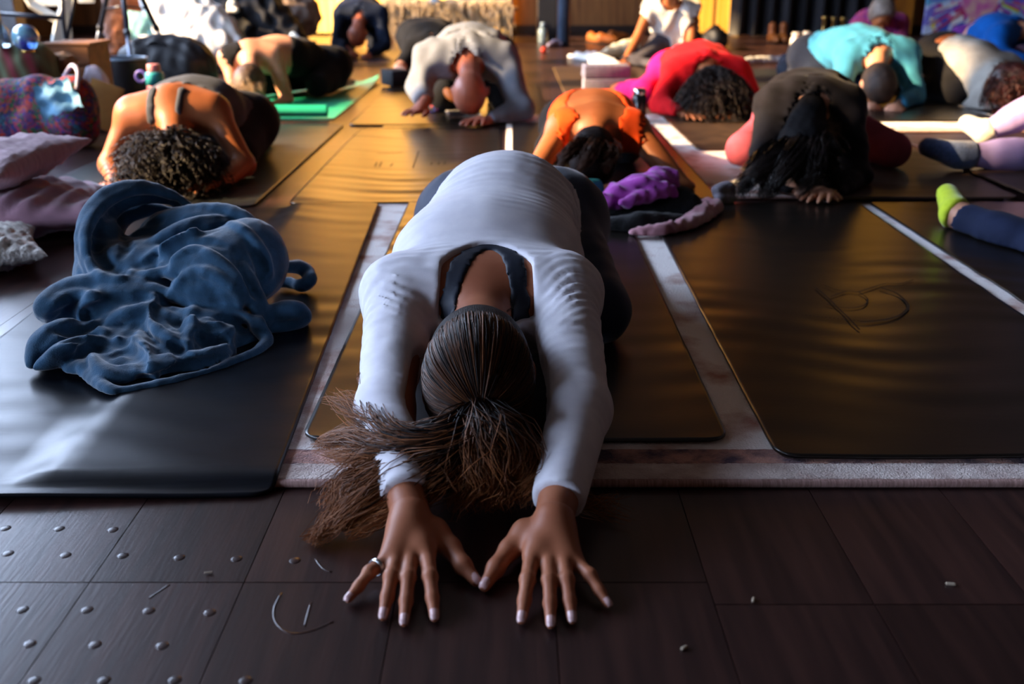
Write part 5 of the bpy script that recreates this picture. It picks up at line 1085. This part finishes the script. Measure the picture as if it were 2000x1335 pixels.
pillow('pale teal pillow leaning on the fur throw', (P(292, 52, Y=7.60)[0], 7.6, P(292, 52, Y=7.60)[2]), .30, .22, .10, .1, mat('pale_teal', '#8fc4bc', .85, '#7fb4ac', 8, .2, 60), tilt=(1.15, .2), seed=8)
mk('chest', pbx(285, 470, 128, 7.55, .5, .002, .012), mat('plum_chest', '#3a2530', .6, '#2c1c24', 5)); tag(COL.objects[-1], 'low dark plum chest under the white comforter', 'chest', GB)
zc_ = P(380, 128, Y=7.55)[2]
cloth('comforter', 'bright white comforter piled on the low chest', 'comforter', chain([P(310, 0, Y=7.75), P(350, 20, Y=7.75), P(400, 50, Y=7.70), P(440, 80, Y=7.65)], (.13, .16, .16, .12), .06)+chain([P(300, 60, Y=7.70), P(350, 75, Y=7.65), P(410, 95, Y=7.60), P(455, 100, Y=7.60)], (.1, .14, .13, .09), .06)+chain([P(300, 108, Y=7.75), P(350, 112, Y=7.65), P(420, 112, Y=7.60)], (.07, .09, .08), .05)+chain([P(270, 85, Y=7.55), P(300, 82, Y=7.55), P(330, 90, Y=7.55)], (.04, .05, .04), .03), mat('white_cotton', '#e6e4e2', .9, '#d8d6d6', 6, .2, 30), .016, .11, .016, seed=5, grp=GB, floor=zc_+.001)
e = empty('duffel_bag', P(330, 165, z=0), 'black duffel bag behind the pink bottle', 'bag', GB)
cloth('bag_body', None, None, [(cap(P(285, 130, Y=6.35), P(370, 132, Y=6.35), .17), .05), (cap(P(295, 165, Y=6.35), P(365, 165, Y=6.35), .17), .05), (cap(P(320, 100, Y=6.4), P(350, 105, Y=6.4), .10), .06)], mat('black_nylon', '#11131a', .55, '#0a0b10', 10, .3, 50), .016, .1, .01, parent=e, floor=.003)
mk('handle', tube(smoothpts([P(272, 118, Y=6.25), P(285, 92, Y=6.25), P(305, 80, Y=6.25), P(330, 95, Y=6.25), P(338, 118, Y=6.25)], 5), .012), MATS['black_nylon'], e)
b0 = P(308, 200, Y=4.95); b0[2] = .002; zt = P(308, 126, Y=4.95)[2]; e = empty('water_bottle', b0, 'pink and teal water bottle with a purple loop', 'bottle', GB)
mk('bottle', lathe([(.036, 0), (.042, .012), (.042, zt*.62), (.039, zt*.66)], b0, 24), mat('pink_enamel', '#d07a90', .35), e); mk('band', lathe([(.0425, zt*.66), (.0425, zt*.84), (.038, zt*.87)], b0, 24), mat('teal_enamel', '#3fb0b8', .35), e); mk('cap', lathe([(.029, zt*.87), (.031, zt*.89), (.031, zt*.99), (.028, zt)], b0, 24), mat('salmon_cap', '#d88a8a', .4), e)
mk('carry_loop', tube([b0+A(-.062+.024*math.cos(t), -.01, zt*.80+.024*math.sin(t)) for t in np.linspace(0, 6.283, 24, endpoint=False)], .0075, 8, closed=True), mat('purple_rubber', '#6f60b8', .5), e)
# clothes heap behind the blonde person
cloth('coat', 'heap of black coats behind the blonde person', 'coat', chain([P(440, 0, Y=8.28), P(480, 30, Y=8.28), P(530, 60, Y=8.18), P(590, 100, Y=8.08)], (.22, .24, .2, .1), .06)+chain([P(440, 60, Y=8.38), P(500, 90, Y=8.28), P(560, 110, Y=8.28)], (.18, .2, .14), .06)+chain([P(420, -30, Y=8.48), P(470, -20, Y=8.48)], (.15, .15), .05), mat('black_coat', '#12131c', .85, '#0b0c12', 8, .5, 40), .02, .12, .03, seed=6, grp=GB, floor=.004)
cloth('throw_blanket', 'grey-beige plush throw on the coat heap', 'throw', chain([P(495, -10, Y=8.95), P(540, 5, Y=8.95), P(585, 25, Y=8.85), P(590, 60, Y=8.75)], (.16, .2, .16, .08), .06)+chain([P(505, 45, Y=8.85), P(555, 55, Y=8.85)], (.14, .12), .06), mat('beige_plush', '#8f7c72', .95, '#6e5c54', 12, .8, 40, sheen=.5), .02, .09, .02, seed=7, grp=GB, floor=.2)
cloth('cap_hat', 'small white cap on the black coats', 'hat', [(ell(P(455, 13, Y=7.98), np.eye(3), A(.045, .05, .05)), .01), (cap(P(448, 20, Y=7.94), P(462, 20, Y=7.92), .02), .01)], mat('white_cap', '#f0eee6', .8), .009, .05, .002, grp=GB, floor=.01)
cloth('cloth_scrap', 'pale blue cloth hanging off the black coats', 'cloth', chain([P(572, 70, Y=7.96), P(580, 82, Y=7.92), P(590, 95, Y=7.90)], (.03, .035, .025), .02), mat('pale_blue_cloth', '#9fb4d0', .85, '#8aa0be', 8), .01, .05, .005, grp=GB, floor=.01)

# ------------------------------------------------------------------ back of the room
GK = 'things along the back'
# bench with a sheepskin and clothes
YBn = 11.2; x0 = P(742, 40, Y=YBn)[0]; x1 = P(1012, 40, Y=YBn)[0]; zs_ = .37
e = empty('bench', ((x0+x1)/2, YBn+.25, 0), 'low wooden bench at the back under the sheepskin', 'bench', GK); M_BN = mat('bench_wood', '#6a4226', .55, '#4a2c18', 4, .3, 20, stretch=(1, 8, 8))
for k in range(3): mk('seat_plank', box((x0+x1)/2, YBn+.09+.17*k, zs_-.03, x1-x0, .16, .035, .006), M_BN, e, smooth=False)
for sx in (x0+.08, x1-.08):
    for sy in (YBn+.06, YBn+.44): mk('leg', box(sx, sy, (zs_-.05)/2+.001, .06, .06, zs_-.05, .006), M_BN, e, smooth=False)
M_FLC = mat('sheepskin', '#b8a184', .95, '#97805f', 10, .8, 40, sheen=.4)
e = empty('sheepskin', ((x0+x1)/2, YBn, zs_), 'shaggy cream sheepskin hanging over the bench front', 'sheepskin', GK)
cloth('hide', None, None, chain([A(x0+.06, YBn+.1, zs_+.02), A(x1-.1, YBn+.1, zs_+.02)], (.05, .05), .03, 8)+chain([A(x0+.06, YBn-.02, zs_-.06), A(x1-.1, YBn-.02, zs_-.06)], (.06, .06), .03, 8)+chain([A(x0+.1, YBn-.04, zs_-.17), A(x1-.16, YBn-.04, zs_-.17)], (.05, .05), .03, 8), M_FLC, .02, .1, .012, parent=e, floor=.05)
rr = np.random.default_rng(6); n = 1500; rt = np.stack([rr.uniform(x0+.03, x1-.06, n), YBn-.06+rr.uniform(-.03, .02, n), rr.uniform(.14, zs_+.06, n)], 1); t = np.linspace(0, 1, 6)[None, :, None]
pt = rt[:, None]+t*A(0, -.05, -.03)+t**2*A(0, .02, -.09)*rr.uniform(.5, 1.2, (n, 1, 1))+rr.normal(0, .02, (n, 1, 3))*t; o = mk('fleece', strands(pt, .007*(1-.7*t[..., 0])*np.ones((n, 1))), M_FLC, e); tag(o, kind='stuff')
cloth('folded_cloth', 'red cloth on the left end of the bench', 'cloth', chain([A(x0+.12, YBn+.2, zs_+.06), A(x0+.34, YBn+.2, zs_+.06)], (.05, .05), .03), mat('red_cloth', '#a02028', .85), .015, .08, .01, grp=GK, floor=zs_-.01)
cloth('beanie', 'blue knitted hat on the sheepskin', 'hat', [(ell(P(850, 10, Y=YBn+.02), np.eye(3), A(.09, .08, .075)), .02), (cap(P(840, 18, Y=YBn-.03), P(862, 18, Y=YBn-.03), .03), .02)], mat('blue_knit', '#3a6a9a', .9, '#2c5680', 20, .6, 60), .013, .05, .004, grp=GK, floor=zs_+.0)
cloth('jeans', 'folded blue jeans on the right of the bench', 'jeans', chain([P(905, 0, Y=YBn+.2), P(985, 0, Y=YBn+.2)], (.05, .05), .02), mat('denim', '#3a4f80', .85, '#2c3e68', 12), .015, .08, .008, grp=GK, floor=zs_-.01)
# posts
def post(n, u, w, Y, m, rd=True):
    x = P(u, 40, Y=Y)[0]; o = mk('trim_%d' % n, lathe([(w, 0), (w, ZC-.01)], (x, Y, 0), 28) if rd else b2(x-w, x+w, Y-w, Y+w, 0, ZC-.01, .01), m, smooth=rd); tag(o, kind='structure')
post(1, 1068, .105, 11.3, mat('black_post', '#17181f', .6), False); post(2, 1101, .062, 10.6, mat('steel_post', '#5c6f86', .45, '#4a5b70', 6, .2, 30)); post(3, 20, .10, 9.6, mat('grey_post', '#8a8c90', .6), False)
def bottle(name, label, u, vb, vt, r, m, mc, Y=None, capf=.84, nk=.45):
    b_ = P(u, vb, z=.002); h_ = P(u, vt, Y=b_[1])[2]; e = empty(name, b_, label, 'bottle', GK)
    mk('bottle', lathe([(r*.9, 0), (r, .008), (r, h_*.66), (r*nk, h_*.8), (r*nk, h_*capf)], b_, 20), m, e); mk('cap', lathe([(r*nk*1.15, h_*capf-.004), (r*nk*1.15, h_), (r*nk*.9, h_+.002)], b_, 16), mc, e)
bottle('glass_bottle', 'clear bottle standing by the black post at the back', 1060, 84, 45, .05, M_GLS, MATS['pale_rim'])
bc = P(1062, 86, Y=9.6); bc[2] = .032; bmx = bmesh.new(); bmesh.ops.create_uvsphere(bmx, u_segments=20, v_segments=12, radius=.03); sv, sf = bmvf(bmx); sv[:, 2] *= 1+.04*np.sin(sv[:, 0]*90)
tag(mk('ball', (sv+bc, sf), mat('orange_rubber', '#e0401c', .6, '#c83416', 30)), 'small orange ball on the floor at the back', 'ball', GK)
cloth('cloth_scrap', 'pale lilac cloth beside the orange ball', 'cloth', chain([P(1072, 88, z=.03), P(1085, 84, z=.04), P(1096, 86, z=.03)], (.02, .035, .02), .02), mat('lilac_cloth', '#b8a8c0', .85), .012, .05, .006, grp=GK, floor=.003)
def shoe(label, p, rot, m, h=.07, tall=0, L=.26):
    e = empty('shoe' if not tall else 'boot', p, label, 'shoe' if not tall else 'boot', GK); M = RZ(rot, p)
    w3 = lambda x, y, z: np.array(M @ Vector((x, y, z)))
    pr = chain([w3(0, -L*.42, .035), w3(0, -L*.2, .042), w3(0, .02, .05), w3(0, L*.38, .045)], (.032, .04, .04, .036), .02)+[(cap(w3(0, L*.25, .05), w3(0, L*.27, h+tall), .038, .042), .03)]
    cloth('upper', None, None, pr, m, .011, .05, .001, parent=e, floor=.014)
    mk('sole', xf(box(0, 0, .008, .075, L*.98, .014, .005), M), mat('dark_sole', '#241812', .8), e)
M_TAN = mat('tan_leather', '#a85e22', .55, '#8a4818', 10, .2, 50)
for k, (u, v, r_, lab) in enumerate([(1160, 84, .4, 'tan shoe lying apart, left of the pair by the back wall'), (1185, 86, 1.2, 'tan shoe in the middle by the back wall'), (1206, 80, 1.9, 'tan shoe nearest the seated person by the back wall')]): shoe(lab, P(u, v, z=.002), r_, M_TAN, .075)
shoe('left one of two upright orange boots before the dark drape', P(1511, 84, z=.002), .1, M_TAN, .08, .09); shoe('right one of two upright orange boots before the dark drape', P(1530, 84, z=.002), -.1, M_TAN, .08, .09)
# dark drape, stand and bag
e = empty('curtain', (3.5, 12.3, 0), 'heavy charcoal drape across the back right', 'curtain', GK); xa, xb = P(1428, 40, Y=12.3)[0], P(1708, 40, Y=12.3)[0]
curtain('drape', xa, xb, 12.3, .015, 3.2, mat('charcoal_drape', '#1e1c20', .95, '#121116', 3, sheen=.4, stretch=(3, 1, .3)), 9, .08, e, 4); mk('curtain_rod', tube([(xa-.1, 12.3, 3.22), (xb+.1, 12.3, 3.22)], .02), M_FRAME, e)
p = P(1392, 82, z=0); e = empty('microphone_stand', p, 'thin black stand before the gold curtain', 'stand', GK)
mk('pole', tube([p+A(0, 0, .02), p+A(0, 0, 1.4)], .014), MB_, e); mk('clutch', tube([p+A(0, 0, .75), p+A(0, 0, .83)], .024), MB_, e)
for k in range(3): mk('leg', tube([p+A(0, 0, .12), p+A(.2*math.cos(2.1*k+.5), .2*math.sin(2.1*k+.5), .012)], .011), MB_, e)
cloth('backpack', 'black backpack at the foot of the thin stand', 'bag', chain([P(1380, 80, z=.08), P(1398, 78, z=.10), P(1410, 80, z=.06)], (.07, .1, .06), .04)+chain([P(1392, 70, Y=10.9), P(1397, 60, Y=10.9)], (.07, .05), .04), MATS['black_nylon'], .016, .09, .012, grp=GK, floor=.003)
# bottles and cups near the drape
M_CUPW = mat('white_ceramic', '#e8dfd4', .35); M_PEACH = mat('peach_plastic', '#e0a070', .4); M_BLU = mat('blue_plastic', '#4a80c8', .4)
for u, v, vt, r, m, lab in ((1552, 104, 64, .05, M_CUPW, 'fat white bottle, leftmost by the navy bag'), (1572, 106, 62, .042, M_PEACH, 'peach bottle between the white ones'), (1586, 108, 66, .04, M_CUPW, 'slim white bottle beside the peach one'), (1599, 106, 72, .034, M_BLU, 'blue bottle, rightmost by the navy bag')): bottle('bottle', lab, u, v, vt, r, m, M_CUPW, nk=.7)
for u, vt, lab in ((1605, 38, 'brass candlestick nearest the navy bag'), (1623, 40, 'middle brass candlestick with a round top'), (1641, 40, 'brass candlestick nearest the blue shirt')):
    p = P(u, 92, z=.002); h_ = P(u, vt, Y=p[1])[2]; e = empty('candlestick', p, lab, 'candlestick', GK); M_BRS = mat('brass', '#a08850', .3, metal=.9)
    mk('base', lathe([(.05, 0), (.052, .01), (.02, .025)], p, 20), M_BRS, e); mk('stem', tube([p+A(0, 0, .02), p+A(0, 0, h_)], .016, 10), M_BRS, e); mk('cup', lathe([(.016, h_-.01), (.028, h_+.01), (.028, h_+.03)], p, 16), M_BRS, e)
e = empty('duffel_bag', P(1575, 150, z=0), 'dark navy bag left of the blue-shirted person', 'bag', GK)
cloth('bag_body', None, None, [(cap(P(1545, 135, Y=7.1), P(1590, 132, Y=7.1), .10), .04), (cap(P(1545, 122, Y=7.2), P(1595, 112, Y=7.2), .08), .04), (cap(P(1560, 148, z=.08), P(1610, 146, z=.08), .08), .04)], mat('navy_canvas', '#182032', .8, '#101624', 8), .014, .08, .01, parent=e, floor=.003)
mk('handle', tube(smoothpts([P(1545, 112, Y=6.9), P(1552, 98, Y=6.9), P(1575, 94, Y=6.9), P(1592, 104, Y=6.9)], 5), .014), MATS['navy_canvas'], e)
cloth('rolled_towel', 'long white rolled towel on the floor behind the red top', 'towel', chain([P(1455, 120, z=.03), P(1490, 118, z=.03), P(1536, 117, z=.03)], (.03, .034, .03), .02), mat('white_towel', '#e4e0dc', .9), .012, .06, .003, grp=GK, floor=.009)
# painted canvas and amber panel
YC = 12.2; xa = P(1806, 40, Y=YC)[0]; xb = P(2060, 40, Y=YC)[0]; zb = .03; zt = 1.5
e = empty('painting', ((xa+xb)/2, YC, 0), 'large bright abstract canvas of a face leaning at the back right', 'painting', GK)
mk('canvas', b2(xa, xb, YC, YC+.04, zb, zt, .004), multi('paint_strokes', 13, cols=['#7a70c8', '#9a5ab0', '#c8d0e8', '#3a50b8', '#d060a0', '#e8e0e0', '#b83a70', '#58a0c8', '#e0c850', '#8a3a98']), e, smooth=False)
def disc(cx, cz, rx, rz, y, n=28): return np.array([(cx, y, cz)]+[(cx+rx*math.cos(a), y, cz+rz*math.sin(a)) for a in np.linspace(0, 2*np.pi, n, endpoint=False)]), [(0, (i+1) % n+1, i+1) for i in range(n)]
xc = P(1912, 20, Y=YC)[0]; zf_ = P(1912, -10, Y=YC)[2]
mk('painted_face', disc(xc, zf_, .22, .27, YC-.003), mat('pink_paint', '#e0b0a0', .6, '#d060a0', 8, contrast=(.4, .6)), e, smooth=False)
mk('painted_neck', (np.array([(xc-.09, YC-.002, zf_-.2), (xc+.09, YC-.002, zf_-.2), (xc+.16, YC-.002, zb+.02), (xc-.2, YC-.002, zb+.02)]), [(0, 1, 2, 3)]), mat('coral_paint', '#e07050', .6, '#e8e0d8', 8, contrast=(.45, .55)), e, smooth=False)
rr = np.random.default_rng(3)
for k in range(34):
    a = rr.uniform(-.2, math.pi+.2) if k < 10 else rr.choice([rr.uniform(2.4, 4.0), rr.uniform(-.9, .7)]); d_ = A(math.cos(a), 0, math.sin(a)); p0 = A(xc, YC-.0015-.0001*k, zf_)+d_*rr.uniform(.24, .3); p1 = p0+d_*rr.uniform(.2, .55); p1[0] = np.clip(p1[0], xa+.03, xb-.03); p1[2] = np.clip(p1[2], zb+.03, zt-.03); n_ = nrm(np.cross(p1-p0, A(0, 1, 0)))*.018
    mk('brush_stroke', (np.array([p0-n_, p0+n_, p1+n_*.6, p1-n_*.6]), [(0, 1, 2, 3)]), [MATS['white_ceramic'], mat('blue_paint', '#3a58c8', .6), mat('lime_paint', '#b8c840', .6), mat('violet_paint', '#8a50b8', .6), mat('red_paint', '#c83a50', .6), mat('sky_paint', '#90b8e0', .6)][k % 6], e, smooth=False)
tag(mk('wood_panel', pbx(1776, 1814, -200, 12.45, .05, .003, .006), mat('amber_panel', '#b8701f', .45, '#96561a', 3, .2, 20, stretch=(6, 6, .5)), smooth=False), 'amber wood panel propped left of the painted canvas', 'panel', GK)
# things between the people
cloth('towel', 'rumpled white towel on the floor left of the seated person', 'towel', chain([P(1115, 112, z=.012), P(1160, 118, z=.015), P(1190, 132, z=.02), P(1215, 150, z=.02)], (.03, .06, .06, .05), .04)+chain([P(1165, 125, z=.01), P(1205, 142, z=.015)], (.07, .06), .04), MATS['white_towel'], .014, .07, .010, grp=GK, floor=.007)
cloth('cream_blanket', 'cream blanket bunched at the seated person\'s knee', 'blanket', chain([P(1172, 110, z=.03), P(1205, 100, z=.06), P(1238, 92, z=.09)], (.03, .06, .07), .04), mat('cream_cotton', '#e6dcc0', .9, '#d4c8a8', 8), .014, .07, .008, grp=GK, floor=.007)
M_BLK_F = mat('grey_foam', '#8f8c9c', .85, '#7f7c8c', 40, .3, 200)
a = P(1140, 176, Y=6.0); b = P(1236, 176, Y=6.0); w_ = b[0]-a[0]
tag(mk('yoga_block', box((a[0]+b[0])/2, 6.08, .012+.052, w_, .15, .1, .008), M_BLK_F), 'grey foam block beneath the other, behind the orange top', 'yoga block', 'yoga blocks'); tag(mk('yoga_block', xf(box(0, 0, 0, w_*.94, .15, .076, .008), RZ(.06, ((a[0]+b[0])/2-.01, 6.09, .154))), M_BLK_F), 'grey foam block on top, behind the orange top', 'yoga block', 'yoga blocks')
tag(mk('yoga_block', xf(box(0, 0, .055, .12, .2, .1, .01), RZ(.5, P(772, 168, z=.009))), mat('black_foam', '#18161c', .8)), 'black foam block by the bare forearm behind the hoodie', 'yoga block', 'yoga blocks')
p = P(1247, 236, z=.013); h_ = P(1247, 172, Y=p[1])[2]-.013; e = empty('flask', p, 'black flask with a chrome lid beside the red top', 'flask')
mk('body', lathe([(.033, 0), (.036, .01), (.036, h_*.74), (.03, h_*.8)], p, 24), mat('black_enamel', '#0c0d10', .2, spec=.6), e); mk('lid', lathe([(.031, h_*.8), (.032, h_*.83), (.032, h_*.97), (.026, h_)], p, 24), mat('chrome', '#d8d8d8', .12, metal=1), e)
p = P(905, 226, z=.012); e = empty('book', p, 'dark book with a white border under the bald person\'s head', 'book'); Mx = RZ(.12, p)
mk('cover', xf(box(0, 0, .012, .17, .22, .003, .001), Mx), mat('dark_cover', '#14161c', .4), e); mk('pages', xf(box(.002, 0, .006, .16, .21, .009, .001), Mx), MATS['paper'], e)
bd = [xf(box(0, s_*.104, .0142, .17, .010, .0012), Mx) for s_ in (-1, 1)]+[xf(box(s_*.08, 0, .0142, .010, .21, .0012), Mx) for s_ in (-1, 1)]; mk('white_border', join(*bd), MATS['white_ceramic'], e, smooth=False)
cloth('patterned_scarf', 'red and blue patterned scarf by the bald person\'s sleeve', 'scarf', chain([P(848, 212, z=.03), P(862, 205, z=.04), P(880, 205, z=.03)], (.03, .04, .03), .03), multi('red_blue_print', 40, cols=['#8a1020', '#101018', '#a01828', '#2838a0', '#200a10']), .01, .05, .005, floor=.009)
cloth('pouch', 'small orange pouch beside the bald head', 'pouch', chain([P(872, 178, Y=5.02), P(880, 186, Y=4.98), P(888, 194, Y=4.96)], (.018, .02, .016), .015), mat('orange_pouch', '#e8761c', .7), .007, .04, .002, floor=.01)
